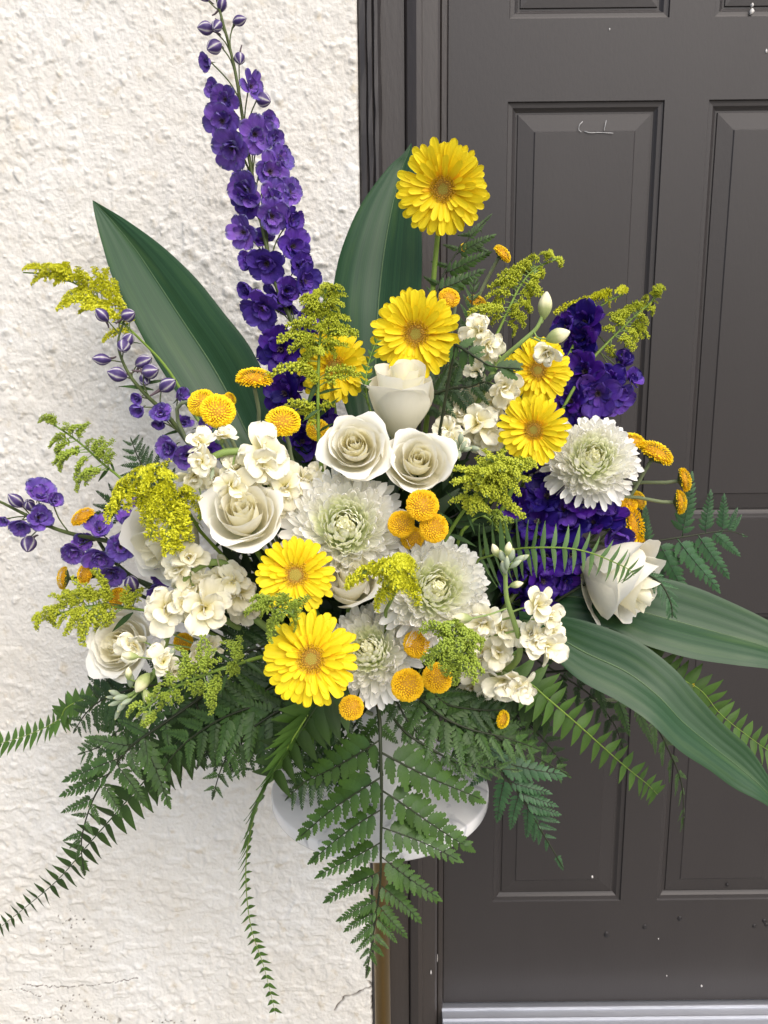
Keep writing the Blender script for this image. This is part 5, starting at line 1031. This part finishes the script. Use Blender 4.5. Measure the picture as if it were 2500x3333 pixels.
# ------------------------------------------------------------------ ferns
def serr(L, w, teeth, seed, blunt=.0, droop=.12, skew=.12):
    """one serrated leaflet along +Y, upper face +Z"""
    r = random.Random(seed); n = teeth; V = []; U = []; F = []; le = []; ri = []; mi = []
    def wd(u): return w * L * .5 * (math.sin(PI * min(u * 1.0, 1) ** .62) ** .8 if u < 1 else 0)
    def put(x, y): 
        V.append(Vector((x, y * L, -droop * L * y * y - abs(x) * .22 + .0))); U.append((x / L + .5, y)); return len(V) - 1
    for k in range(n + 1):
        u = .02 + .95 * k / n
        mi.append(put(0, u))
    base = put(0, 0); tip = put(0, 1.03)
    for side, lst in ((-1, le), (1, ri)):
        for k in range(n):
            u0 = .02 + .95 * (k + .12) / n; u1 = .02 + .95 * (k + .95) / n
            lst.append(put(side * (wd(u0) * .80 + .004 * L), u0 + skew * wd(u0) / L * .0)); lst.append(put(side * (wd((u0 + u1) / 2) * 1.08 + .006 * L), u1 + .35 * wd(u0) / L * .4))
    for side, lst in ((-1, le), (1, ri)):
        f = (lambda a: a) if side > 0 else (lambda a: tuple(reversed(a)))
        F.append(f((base, lst[0], mi[0])))
        for k in range(n):
            F.append(f((mi[k], lst[2 * k], lst[2 * k + 1]))); F.append(f((mi[k], lst[2 * k + 1], mi[k + 1])))
            if k < n - 1: F.append(f((mi[k + 1], lst[2 * k + 1], lst[2 * k + 2])))
        F.append(f((mi[n], lst[-1], tip)))
    return V, F, U
def pinna_layout(seed, np_=10, wide=1.0, sag=.10):
    """the leaflets of one pinna of unit length along +Y: (mesh kind, matrix); plus the rib points"""
    r = random.Random(seed); out = []
    rib = [Vector((.015 * math.sin(u * 4 + seed), u * .93, -sag * u * u)) for u in [i / 8 for i in range(9)]]
    def P(u): f_ = min(u / .93, .999) * 8; k = int(f_); return rib[k].lerp(rib[k + 1], f_ - k)
    for j in range(np_):
        for side in (-1, 1):
            y = .07 + .84 * ((j + (.35 if side > 0 else 0)) / np_) ** .92; 
            L = wide * (.215 * (1 - y) ** .62 + .03) * r.uniform(.92, 1.08) * (1.08 if side > 0 else .88)
            a = math.radians(56 - 22 * y + r.uniform(-5, 5)); d = Vector((side * math.sin(a), math.cos(a), -.10 + r.uniform(-.08, .05))).normalized()
            b = P(y); nz = Vector((side * r.uniform(-.05, .35), r.uniform(-.1, .1), 1))
            out.append((j % 3, yframe(b, b + d * L, nz, wsc=1.0)))
    out.append((3, yframe(P(.84), P(.84) + Vector((0, .17, -.03)), Vector((0, 0, 1)))))
    return out, rib
SERV = [serr(1, .47 + .03 * k, 5, k + 1, droop=.08 + .06 * k) for k in range(3)] + [serr(1, .42, 6, 9)]
def ribmesh(rib, mat): V, F = tube_vf(rib, .010, .004, 4); return mk('pinna_rib', V, F, mat)
LAY = [pinna_layout(3, 9), pinna_layout(8, 10, .95, .16), pinna_layout(12, 9, 1.08, .06)]
FM = {}
for key in ('fern', 'fern_new', 'fern_dark', 'fern_blue'):
    pl = []
    for lay, rib in LAY:
        b = MB(); V, F = tube_vf(rib, .010, .004, 4); b.add(V, F)
        for k, m in lay: b.addm(SERV[k], m)
        pl.append(mk('pinna', b.V, b.F, M[key], b.U))
    FM[key] = {'pinna': pl, 'leaflet': [mk('pinnule', *s_[:2], M[key], s_[2]) for s_ in SERV], 'rib': [ribmesh(r_, M['rachis']) for _, r_ in LAY]}
FG = 'leatherleaf fern fronds in the arrangement'
def frond(label, path, n_pairs, Lmax, key='fern', tips=None, single=False, face=(0, .25), ang=58, shape=(.15, 1.0), r0=.0018, seed=0, start=.12, plain=False, pitch=.15):
    """path from the base (in the bouquet) to the tip; Lmax in photo pixels; tips: explicit [(px base, py base, px tip, py tip, depth step)]"""
    P = cat([at(*q) for q in path], 48); mth = mouth(P[0]); rr = random.Random(seed * 17 + 5)
    pre = cat([mth, mth.lerp(P[0], .6) + Vector((0, 0, .01)), P[0]], 8)[:-1]
    t = thing('leatherleaf_fern', label, 'fern', pre[0], FG)
    tube('rachis', pre + P, r0 * 1.25, r0 * .35, M['rachis'], t, 6)
    D = FM[key]
    def put(a, b, n):
        k = rr.randrange(3); m = yframe(a, b, n, flip=rr.random() < .5)
        if plain: inst('pinna', D['leaflet'][k], t, yframe(a, b, n, wsc=1.05))
        elif single:
            pn = inst('pinna', D['rib'][k], t, m)
            for kk, mm in LAY[k][0]: inst('pinnule', D['leaflet'][kk], pn, m @ mm)
        else: inst('pinna', D['pinna'][k], t, m)
    if tips:
        for (bx, by, tx, ty, dy) in tips:
            k = min(range(len(P)), key=lambda i: (at(bx, by, P[i].y) - P[i]).length); a = P[k]
            n = (nrm(a, rr.uniform(-.25, .25) + face[0], face[1] + rr.uniform(-.15, .25)))
            put(a, at(tx, ty, a.y - dy), n)
    else:
        for i in range(n_pairs):
            u = start + (1 - start) * (i / n_pairs) ** .95; k = min(int(u * 48), 47); a = P[k].lerp(P[k + 1], u * 48 - k)
            T = (P[min(k + 2, 48)] - P[max(k - 1, 0)]).normalized(); n = nrm(a, *face); n = (n - T * n.dot(T)).normalized(); sd = T.cross(n).normalized()
            for s_ in (-1, 1):
                q = (u - start) / (1 - start)
                Lp = Lmax / pxm(a) * (shape[0] + (1 - shape[0]) * min(1, q / .12 + .75)) * (1 - q) ** .85 * shape[1] + .012
                Lp *= rr.uniform(.88, 1.08); al = math.radians(ang - 18 * q + rr.uniform(-5, 5))
                d = (T * math.cos(al) + sd * s_ * math.sin(al) + n * rr.uniform(-.15, .25) * pitch * 4 - Vector((0, 0, .12))).normalized()
                nn = (n + sd * s_ * rr.uniform(-.3, .3) + T * rr.uniform(-.25, .25)).normalized()
                put(a, a + d * Lp, nn)
    a = P[-4]; put(a, P[-1] + (P[-1] - a) * .35, nrm(a, *face))
    return t
L1 = lambda f_, lst: [tuple(f_(a, b)) + tuple(f_(c, d)) + (e,) for a, b, c, d, e in lst]
# the big front frond
frond('large leatherleaf frond hanging straight down in front of the marble top', [z10(785, 150) + (-.50,), z10(803, 260) + (-.535,), z10(808, 420) + (-.555,), z10(815, 700) + (-.565,), z10(811, 1000) + (-.57,), z10(806, 1250) + (-.57,), z10(775, 1480) + (-.57,), z10(748, 1660) + (-.57,), z10(722, 1800) + (-.57,)], 0, 0, 'fern_new', single=True, seed=1, r0=.0024,
      tips=L1(z10, [(800, 375, 235, 700, -.03), (800, 595, 270, 985, .0), (806, 800, 340, 1115, .01), (806, 1010, 395, 1198, .01), (804, 1185, 452, 1355, .01), (795, 1310, 532, 1478, .01), (785, 1405, 580, 1532, .01), (770, 1485, 622, 1603, .01), (762, 1550, 655, 1660, .01), (752, 1620, 680, 1700, .005), (742, 1690, 700, 1745, .0),
                    (815, 445, 1490, 765, -.02), (820, 685, 1432, 1060, .0), (818, 900, 1318, 1112, .01), (814, 1085, 1195, 1352, .01), (808, 1240, 1070, 1485, .01), (796, 1350, 980, 1585, .01), (785, 1440, 918, 1603, .01), (772, 1530, 860, 1640, .01), (760, 1600, 840, 1690, .0), (748, 1670, 795, 1745, .0),
                    (803, 270, 640, 430, -.02), (803, 300, 930, 420, -.02)]))
frond('leatherleaf frond crossing the marble top to the right of the big hanging frond', [z10(780, 100) + (-.47,), z10(940, 320) + (-.515,), z10(1100, 430) + (-.525,), z10(1250, 510) + (-.53,), z10(1450, 550) + (-.535,), z10(1640, 565) + (-.54,)], 0, 0, 'fern', single=True, seed=2, face=(.0, .35),
      tips=L1(z10, [(960, 335, 1000, 460, .01), (1010, 370, 1140, 250, .0), (1010, 370, 1120, 500, .01), (1090, 425, 1190, 590, .01), (1130, 440, 1310, 380, .0), (1180, 470, 1320, 620, .01), (1230, 490, 1385, 405, .0), (1260, 505, 1400, 630, .01), (1310, 520, 1450, 450, .0), (1340, 530, 1490, 620, .0), (1390, 540, 1510, 480, .0), (1440, 550, 1560, 615, .0), (1500, 555, 1600, 510, .0)]))
frond('dark leatherleaf frond over the left of the marble top, under a sword fern', [z10(720, 200) + (-.46,), z10(600, 370) + (-.49,), z10(500, 500) + (-.505,), z10(380, 610) + (-.515,), z10(240, 740) + (-.52,)], 9, 175, 'fern_dark', seed=3, face=(-.1, .3), ang=62)
# lower left group
frond('broad leatherleaf frond reaching down left across the stucco, dark and glossy', [z9(1300, 60) + (-.40,), z9(1150, 170) + (-.43,), z9(900, 340) + (-.455,), z9(780, 430) + (-.46,), z9(680, 550) + (-.455,), z9(560, 740) + (-.445,), z9(490, 980) + (-.43,), z9(505, 1190) + (-.42,)], 0, 0, 'fern', single=True, seed=4, r0=.0022, face=(-.1, .2),
      tips=L1(z9, [(1050, 240, 980, 60, -.03), (980, 290, 1010, 480, .02), (900, 340, 690, 260, -.01), (880, 355, 890, 560, .02), (790, 420, 500, 360, .0), (780, 435, 850, 620, .02), (720, 500, 330, 615, .0), (700, 530, 880, 800, .015), (650, 600, 325, 718, .0), (620, 650, 740, 850, .015), (560, 740, 345, 815, .0), (550, 760, 600, 900, .01), (520, 850, 420, 830, .0), (520, 860, 560, 960, .01), (500, 930, 360, 985, .0), (495, 980, 405, 1035, .0), (495, 1000, 440, 1110, .0), (800, 400, 560, 440, -.02), (1000, 270, 830, 190, -.02), (850, 390, 1030, 800, .03)]))
frond('leatherleaf frond hanging to the right of the lower left frond, over the stucco', [z9(1300, 20) + (-.40,), z9(1180, 150) + (-.42,), z9(1250, 300) + (-.43,), z9(1350, 420) + (-.43,), z9(1420, 490) + (-.43,), z9(1470, 600) + (-.425,)], 10, 130, 'fern_dark', seed=5, face=(-.15, .1), ang=70)
frond('leatherleaf frond hanging over the stucco beside the long drooping sword fern', [z9(1450, 0) + (-.41,), z9(1480, 140) + (-.425,), z9(1560, 290) + (-.43,), z9(1620, 400) + (-.435,), z9(1700, 560) + (-.435,)], 9, 135, 'fern_dark', seed=6, face=(-.1, .1), ang=72)
frond('fine dark leatherleaf frond pointing left below the lower left rose', [z9(900, 60) + (-.37,), z9(760, 90) + (-.38,), z9(620, 140) + (-.375,), z9(520, 220) + (-.37,), z9(440, 340) + (-.36,)], 10, 130, 'fern_dark', seed=7, face=(-.2, .1), ang=64)
frond('small dark leatherleaf frond below the grey green stock buds, behind its neighbours', [z9(1000, 100) + (-.37,), z9(860, 200) + (-.38,), z9(740, 300) + (-.385,), z9(600, 420) + (-.38,), z9(470, 470) + (-.375,)], 10, 150, 'fern', seed=8, face=(-.2, .2), ang=60)
frond('leatherleaf frond tip pointing up against the stucco, left of the cream stock', [(560, 1640, -.31), (500, 1560, -.29), (455, 1500, -.28), (425, 1425, -.27)], 8, 95, 'fern_dark', seed=9, face=(-.1, .0), ang=55)
frond('small leatherleaf frond behind the yellow goldenrod tuft and the level purple spike', [(560, 1720, -.31), (460, 1660, -.28), (385, 1640, -.27), (340, 1660, -.26), (318, 1720, -.255)], 8, 100, 'fern_dark', seed=10, face=(-.2, .0), ang=55)
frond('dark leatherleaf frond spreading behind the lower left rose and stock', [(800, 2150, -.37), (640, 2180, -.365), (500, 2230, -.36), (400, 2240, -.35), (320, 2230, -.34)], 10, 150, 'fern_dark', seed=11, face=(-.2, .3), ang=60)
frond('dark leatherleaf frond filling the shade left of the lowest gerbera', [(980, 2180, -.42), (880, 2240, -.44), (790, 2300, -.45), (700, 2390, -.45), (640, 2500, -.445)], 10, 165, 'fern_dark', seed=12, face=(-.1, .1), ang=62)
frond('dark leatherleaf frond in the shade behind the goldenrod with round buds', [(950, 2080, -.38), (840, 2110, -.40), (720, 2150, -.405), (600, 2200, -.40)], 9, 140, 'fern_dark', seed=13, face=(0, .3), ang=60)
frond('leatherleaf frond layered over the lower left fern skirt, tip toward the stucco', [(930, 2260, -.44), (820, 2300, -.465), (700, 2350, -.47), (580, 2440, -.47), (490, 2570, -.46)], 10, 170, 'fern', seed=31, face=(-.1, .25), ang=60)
frond('mid green leatherleaf frond hanging left of the long curling sword fern', [(960, 2290, -.46), (880, 2330, -.475), (800, 2390, -.48), (730, 2480, -.48), (690, 2600, -.475)], 10, 150, 'fern', seed=32, face=(-.1, .15), ang=62)
# right group
frond('fresh leatherleaf frond hanging over the door at the right of the marble top', [(1480, 2350, -.46), (1570, 2420, -.475), (1640, 2520, -.48), (1700, 2600, -.48), (1760, 2700, -.475), (1834, 2826, -.465)], 0, 0, 'fern_blue', single=True, seed=14, face=(.1, .15), r0=.0022,
      tips=L1(c6, [(60, 580, 310, 715, .01), (140, 690, -60, 860, -.01), (190, 640, 620, 775, .01), (230, 770, 130, 1120, .0), (240, 800, 520, 900, .01), (290, 870, 565, 980, .01), (300, 890, 232, 1165, .0), (340, 950, 580, 1040, .01), (345, 990, 335, 1210, .0), (380, 1030, 567, 1085, .01), (390, 1060, 390, 1240, .0), (420, 1100, 550, 1140, .0), (430, 1130, 430, 1255, .0), (450, 1170, 545, 1195, .0), (470, 1210, 475, 1300, .0)]))
frond('leatherleaf frond over the door just above the fresh hanging one', [(1420, 2260, -.43), (1530, 2330, -.455), (1620, 2400, -.465), (1720, 2450, -.465), (1855, 2525, -.46)], 10, 150, 'fern', seed=15, face=(.1, .35), ang=58)
frond('leatherleaf frond spreading flat to the right below the golden buttons', [(1330, 2240, -.47), (1420, 2320, -.50), (1520, 2370, -.51), (1640, 2400, -.51), (1760, 2440, -.50)], 10, 165, 'fern', seed=16, face=(.1, .55), ang=62)
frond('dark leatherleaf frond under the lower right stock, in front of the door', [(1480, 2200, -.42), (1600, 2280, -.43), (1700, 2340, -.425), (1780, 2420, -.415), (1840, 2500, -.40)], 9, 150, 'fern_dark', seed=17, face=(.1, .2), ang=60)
frond('twisted leatherleaf frond hanging below the lower broad leaf', [(1880, 2180, -.39), (1990, 2260, -.385), (2110, 2330, -.38), (2180, 2450, -.375), (2220, 2560, -.37), (2225, 2700, -.365)], 9, 120, 'fern', seed=18, face=(.9, .1), ang=48)
frond('small dark leatherleaf frond behind the lower broad leaf and sword fern', [(1700, 2120, -.36), (1830, 2200, -.36), (1930, 2270, -.355), (2000, 2360, -.35), (2030, 2440, -.345)], 8, 110, 'fern_dark', seed=19, face=(.3, .1), ang=58)
frond('short dark leatherleaf frond hanging over the vase left of the big frond', [(1150, 2240, -.47), (1110, 2300, -.485), (1040, 2370, -.495), (960, 2440, -.50), (880, 2480, -.50)], 8, 105, 'fern_dark', seed=20, face=(-.1, .2), ang=60)
frond('short leatherleaf frond over the vase between the drooping mum and golden buttons', [(1260, 2210, -.46), (1290, 2280, -.49), (1330, 2350, -.505), (1380, 2410, -.51)], 7, 85, 'fern', seed=21, face=(.1, .15), ang=62)
frond('dark leatherleaf frond low in front of the vase, beneath the golden button pair', [(1380, 2220, -.46), (1450, 2290, -.485), (1560, 2310, -.495), (1650, 2310, -.49)], 8, 140, 'fern_dark', seed=22, face=(.1, .5), ang=60)
# upper right
frond('leatherleaf frond rising beside the topmost gerbera stem against the door', [c2(400, 1250) + (-.28,), c2(480, 820) + (-.26,), c2(600, 560) + (-.25,), c2(760, 350) + (-.24,), c2(960, 140) + (-.235,)], 0, 0, 'fern', single=True, seed=23, face=(.0, -.1),
      tips=L1(c2, [(470, 820, 910, 620, .01), (500, 760, 350, 690, .0), (540, 650, 980, 485, .01), (570, 590, 420, 560, .0), (640, 480, 1010, 310, .01), (660, 450, 530, 400, .0), (720, 390, 960, 470, .01), (760, 340, 940, 150, .0), (790, 320, 660, 320, .0), (470, 900, 380, 780, .0), (850, 250, 880, 300, .0)]))
frond('leatherleaf frond lying over the upper right cream stock florets', [c2(640, 1300) + (-.42,), c2(740, 1360) + (-.43,), c2(860, 1440) + (-.44,), c2(980, 1500) + (-.445,), c2(1230, 1520) + (-.45,)], 0, 0, 'fern', plain=True, seed=24, face=(.0, .2),
      tips=L1(c2, [(650, 1310, 600, 1460, .0), (680, 1330, 820, 1240, .0), (720, 1350, 700, 1520, .0), (760, 1370, 910, 1320, .0), (820, 1410, 910, 1380, .0), (790, 1390, 790, 1500, .0), (900, 1460, 1020, 1540, .0), (1010, 1510, 1200, 1450, .0), (1060, 1520, 1210, 1610, .0), (1120, 1520, 1250, 1470, .0)]))
frond('leatherleaf frond behind the upper right stock, half in shade', [c2(350, 1790) + (-.36,), c2(600, 1700) + (-.37,), c2(780, 1680) + (-.375,), c2(900, 1640) + (-.38,), c2(1050, 1690) + (-.385,)], 7, 110, 'fern_dark', seed=25, face=(0, .3), ang=60)
frond('curled leatherleaf sprig hanging from above the stock, beside the thin button stem', [c2(740, 1700) + (-.33,), c2(760, 1300) + (-.29,), c2(790, 950) + (-.275,), c2(815, 700) + (-.27,)], 9, 55, 'fern', seed=26, face=(.5, 0), ang=45)
frond('dark leatherleaf frond deep behind the upright rosebud and gerbera stems', [c2(250, 1900) + (-.31,), c2(450, 1700) + (-.29,), c2(560, 1500) + (-.28,), c2(640, 1250) + (-.27,)], 8, 120, 'fern_dark', seed=27, face=(.2, 0), ang=60)
frond('pale leatherleaf frond spreading right across the brown door', [z8(760, 880) + (-.33,), z8(920, 860) + (-.335,), z8(1150, 825) + (-.335,), z8(1400, 790) + (-.33,), z8(1530, 820) + (-.325,)], 0, 0, 'fern_blue', single=False, seed=28, face=(.25, .25), r0=.0017,
      tips=L1(z8, [(930, 858, 1080, 1120, .0), (930, 858, 930, 640, .0), (1000, 850, 1205, 1200, .01), (1140, 825, 1205, 440, .0), (1100, 835, 1405, 1165, .01), (1280, 805, 1325, 545, .0), (1240, 815, 1450, 1085, .005), (1380, 790, 1400, 570, .0), (1330, 800, 1520, 945, .0), (1420, 790, 1480, 650, .0), (1440, 795, 1500, 690, .0)]))
frond('thin leatherleaf frond over the upper broad leaf, below the pale spreading one', [z8(820, 960) + (-.37,), z8(920, 1040) + (-.40,), z8(1020, 1110) + (-.42,), z8(1075, 1220) + (-.43,), z8(1085, 1310) + (-.43,)], 8, 45, 'fern_blue', seed=29, face=(.5, .3), ang=50)
# ------------------------------------------------------------------ sword ferns
def lance_vf(seed, w=.24, sick=.18, wavy=.02):
    V, F, U = petal_vf(L=1, Wd=w, nu=8, nv=4, peak=.20, sharp=1.35, a0=.05, curl=-.35, cup=-.2, basew=.6, ruf=wavy, seed=seed)
    return [Vector((v.x + sick * v.y * v.y * .6 + (.04 * math.exp(-(v.y / .06) ** 2) if v.x > 0 else 0), v.y, v.z)) for v in V], F, U
LF = {k: [mk('sword_leaflet', *(lambda q: (q[0], q[1], M[k], q[2]))(lance_vf(i, w=.44 if k != 'sword_pale' else .20)))  for i in range(3)] for k in ('sword', 'sword_dark', 'sword_pale')}
def sword(label, path, n, Lpx, key, face=(0, .2), start=.0, prof=None, ang=72, seed=0, r0=.0014, twist=0.0, curlf=0.0):
    P = cat([at(*q) for q in path], 60); mth = mouth(P[0]); rr = random.Random(seed * 31 + 3)
    pre = cat([mth, mth.lerp(P[0], .6), P[0]], 8)[:-1]
    t = thing('sword_fern', label, 'fern', pre[0], 'sword fern fronds in the arrangement')
    tube('rachis', pre + P, r0 * 1.2, r0 * .3, M['stem'] if key != 'sword_dark' else M['stem_dark'], t, 6)
    for i in range(n):
        u = start + (1 - start) * (i + .3) / n; f_ = min(u, .999) * 60; k = int(f_); a = P[k].lerp(P[k + 1], f_ - k)
        T = (P[min(k + 2, 60)] - P[max(k - 1, 0)]).normalized(); n_ = nrm(a, *face); n_ = (n_ - T * n_.dot(T)).normalized()
        n_ = Matrix.Rotation(twist * math.sin(u * 5 + seed), 3, T) @ n_
        sd = T.cross(n_).normalized(); pl = prof(u) if prof else (1 - .75 * u)
        for s_ in (-1, 1):
            L = Lpx / pxm(a) * pl * rr.uniform(.9, 1.08); al = math.radians(ang - 10 * u + rr.uniform(-5, 5))
            d = (T * math.cos(al) + sd * s_ * math.sin(al) + n_ * rr.uniform(-.12, .18) - Vector((0, 0, curlf))).normalized()
            inst('leaflet', rr.choice(LF[key]), t, yframe(a, a + d * L, (n_ + T * rr.uniform(-.35, .35) + sd * s_ * rr.uniform(-.2, .2)).normalized(), flip=s_ < 0))
    return t
sword('long sword fern arching down to the left edge over the stucco', [z9(1350, 120) + (-.40,), z9(1150, 300) + (-.43,), z9(1000, 480) + (-.44,), z9(770, 740) + (-.43,), z9(540, 1000) + (-.40,), z9(350, 1220) + (-.36,), z9(150, 1390) + (-.31,), z9(-20, 1525) + (-.28,)], 34, 128, 'sword_dark', seed=1, face=(-.1, .1), prof=lambda u: max(.30, 1.05 - .85 * u), ang=68, twist=.4)
sword('yellow green sword fern pointing to the left edge below the lower left rose', [(640, 2230, -.37), (450, 2240, -.36), z9(540, 130) + (-.34,), z9(400, 190) + (-.33,), z9(350, 265) + (-.325,), z9(190, 345) + (-.31,), z9(0, 405) + (-.295,), z9(-160, 440) + (-.29,)], 32, 74, 'sword', seed=2, face=(-.3, .5), prof=lambda u: .95 - .3 * u, ang=70)
sword('long curling sword fern hanging down past the left of the marble top', [z10(560, 60) + (-.50,), z10(400, 200) + (-.525,), z10(250, 430) + (-.535,), z10(100, 700) + (-.525,), z10(25, 940) + (-.50,), z10(0, 1200) + (-.47,), z10(30, 1500) + (-.44,), z10(110, 1750) + (-.43,), z10(180, 2030) + (-.425,)], 46, 128, 'sword', seed=3, face=(.5, .0), prof=lambda u: (1.0 if u < .25 else max(.36 - .12 * u, 1.0 - 2.0 * (u - .25))), ang=60, curlf=.22, twist=.9)
sword('sword fern pointing down right across the brown door', [(1580, 2140, -.45), c6(330, 130) + (-.46,), c6(480, 255) + (-.465,), c6(650, 400) + (-.465,), c6(830, 560) + (-.46,), c6(1000, 710) + (-.45,), c6(1150, 830) + (-.44,), c6(1225, 905) + (-.435,)], 20, 100, 'sword', seed=4, face=(.1, .15), prof=lambda u: 1.0 - .55 * u, ang=72)
sword('sword fern along the underside of the lower broad leaf at the right edge', [z8(560, 1330) + (-.37,), z8(730, 1420) + (-.385,), z8(900, 1520) + (-.395,), z8(1060, 1640) + (-.40,), z11(1290, 240) + (-.405,), z11(1400, 370) + (-.405,), z11(1550, 490) + (-.40,), z11(1690, 590) + (-.40,)], 24, 100, 'sword', seed=5, face=(.3, .35), prof=lambda u: .95 - .35 * u, ang=75, twist=.4)
sword('narrow pale sword fern in front of the dark indigo spike and the right rose', [c3(150, 560) + (-.47,), c3(300, 520) + (-.50,), c3(480, 475) + (-.53,), c3(640, 465) + (-.55,), c3(880, 470) + (-.56,), c3(1080, 510) + (-.56,), c3(1280, 590) + (-.555,), c3(1400, 650) + (-.55,), c3(1440, 700) + (-.545,)], 21, 118, 'sword_pale', seed=6, face=(.1, .05), prof=lambda u: 1.0 - .62 * u, ang=82)
sword('small twisted sword fern standing between the gerbera behind goldenrod and the rosebud', [z4(1040, 1150) + (-.40,), z4(1060, 1060) + (-.41,), z4(1025, 920) + (-.41,), z4(1020, 780) + (-.405,), z4(1050, 640) + (-.40,), z4(1100, 520) + (-.395,)], 14, 42, 'sword', seed=7, face=(.8, .0), prof=lambda u: 1.0 - .5 * u, ang=50, twist=1.2)
sword('broad leafed sword fern under the lowest gerbera, over the vase', [(1120, 2230, -.52), (1040, 2290, -.53), (985, 2370, -.53), (930, 2450, -.525), (880, 2540, -.52)], 8, 150, 'sword_dark', seed=8, face=(.0, .2), prof=lambda u: 1.0 - .35 * u, ang=64, curlf=.25)
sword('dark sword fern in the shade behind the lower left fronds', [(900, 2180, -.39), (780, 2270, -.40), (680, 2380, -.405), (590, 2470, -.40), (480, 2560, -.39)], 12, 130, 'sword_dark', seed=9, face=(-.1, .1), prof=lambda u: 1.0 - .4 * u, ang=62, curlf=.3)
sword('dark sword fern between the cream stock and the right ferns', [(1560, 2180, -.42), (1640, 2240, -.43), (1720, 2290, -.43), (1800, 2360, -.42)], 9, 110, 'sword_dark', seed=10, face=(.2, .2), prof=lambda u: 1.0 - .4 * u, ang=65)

# ------------------------------------------------------------------ the dark greenery that fills the heart of the bouquet
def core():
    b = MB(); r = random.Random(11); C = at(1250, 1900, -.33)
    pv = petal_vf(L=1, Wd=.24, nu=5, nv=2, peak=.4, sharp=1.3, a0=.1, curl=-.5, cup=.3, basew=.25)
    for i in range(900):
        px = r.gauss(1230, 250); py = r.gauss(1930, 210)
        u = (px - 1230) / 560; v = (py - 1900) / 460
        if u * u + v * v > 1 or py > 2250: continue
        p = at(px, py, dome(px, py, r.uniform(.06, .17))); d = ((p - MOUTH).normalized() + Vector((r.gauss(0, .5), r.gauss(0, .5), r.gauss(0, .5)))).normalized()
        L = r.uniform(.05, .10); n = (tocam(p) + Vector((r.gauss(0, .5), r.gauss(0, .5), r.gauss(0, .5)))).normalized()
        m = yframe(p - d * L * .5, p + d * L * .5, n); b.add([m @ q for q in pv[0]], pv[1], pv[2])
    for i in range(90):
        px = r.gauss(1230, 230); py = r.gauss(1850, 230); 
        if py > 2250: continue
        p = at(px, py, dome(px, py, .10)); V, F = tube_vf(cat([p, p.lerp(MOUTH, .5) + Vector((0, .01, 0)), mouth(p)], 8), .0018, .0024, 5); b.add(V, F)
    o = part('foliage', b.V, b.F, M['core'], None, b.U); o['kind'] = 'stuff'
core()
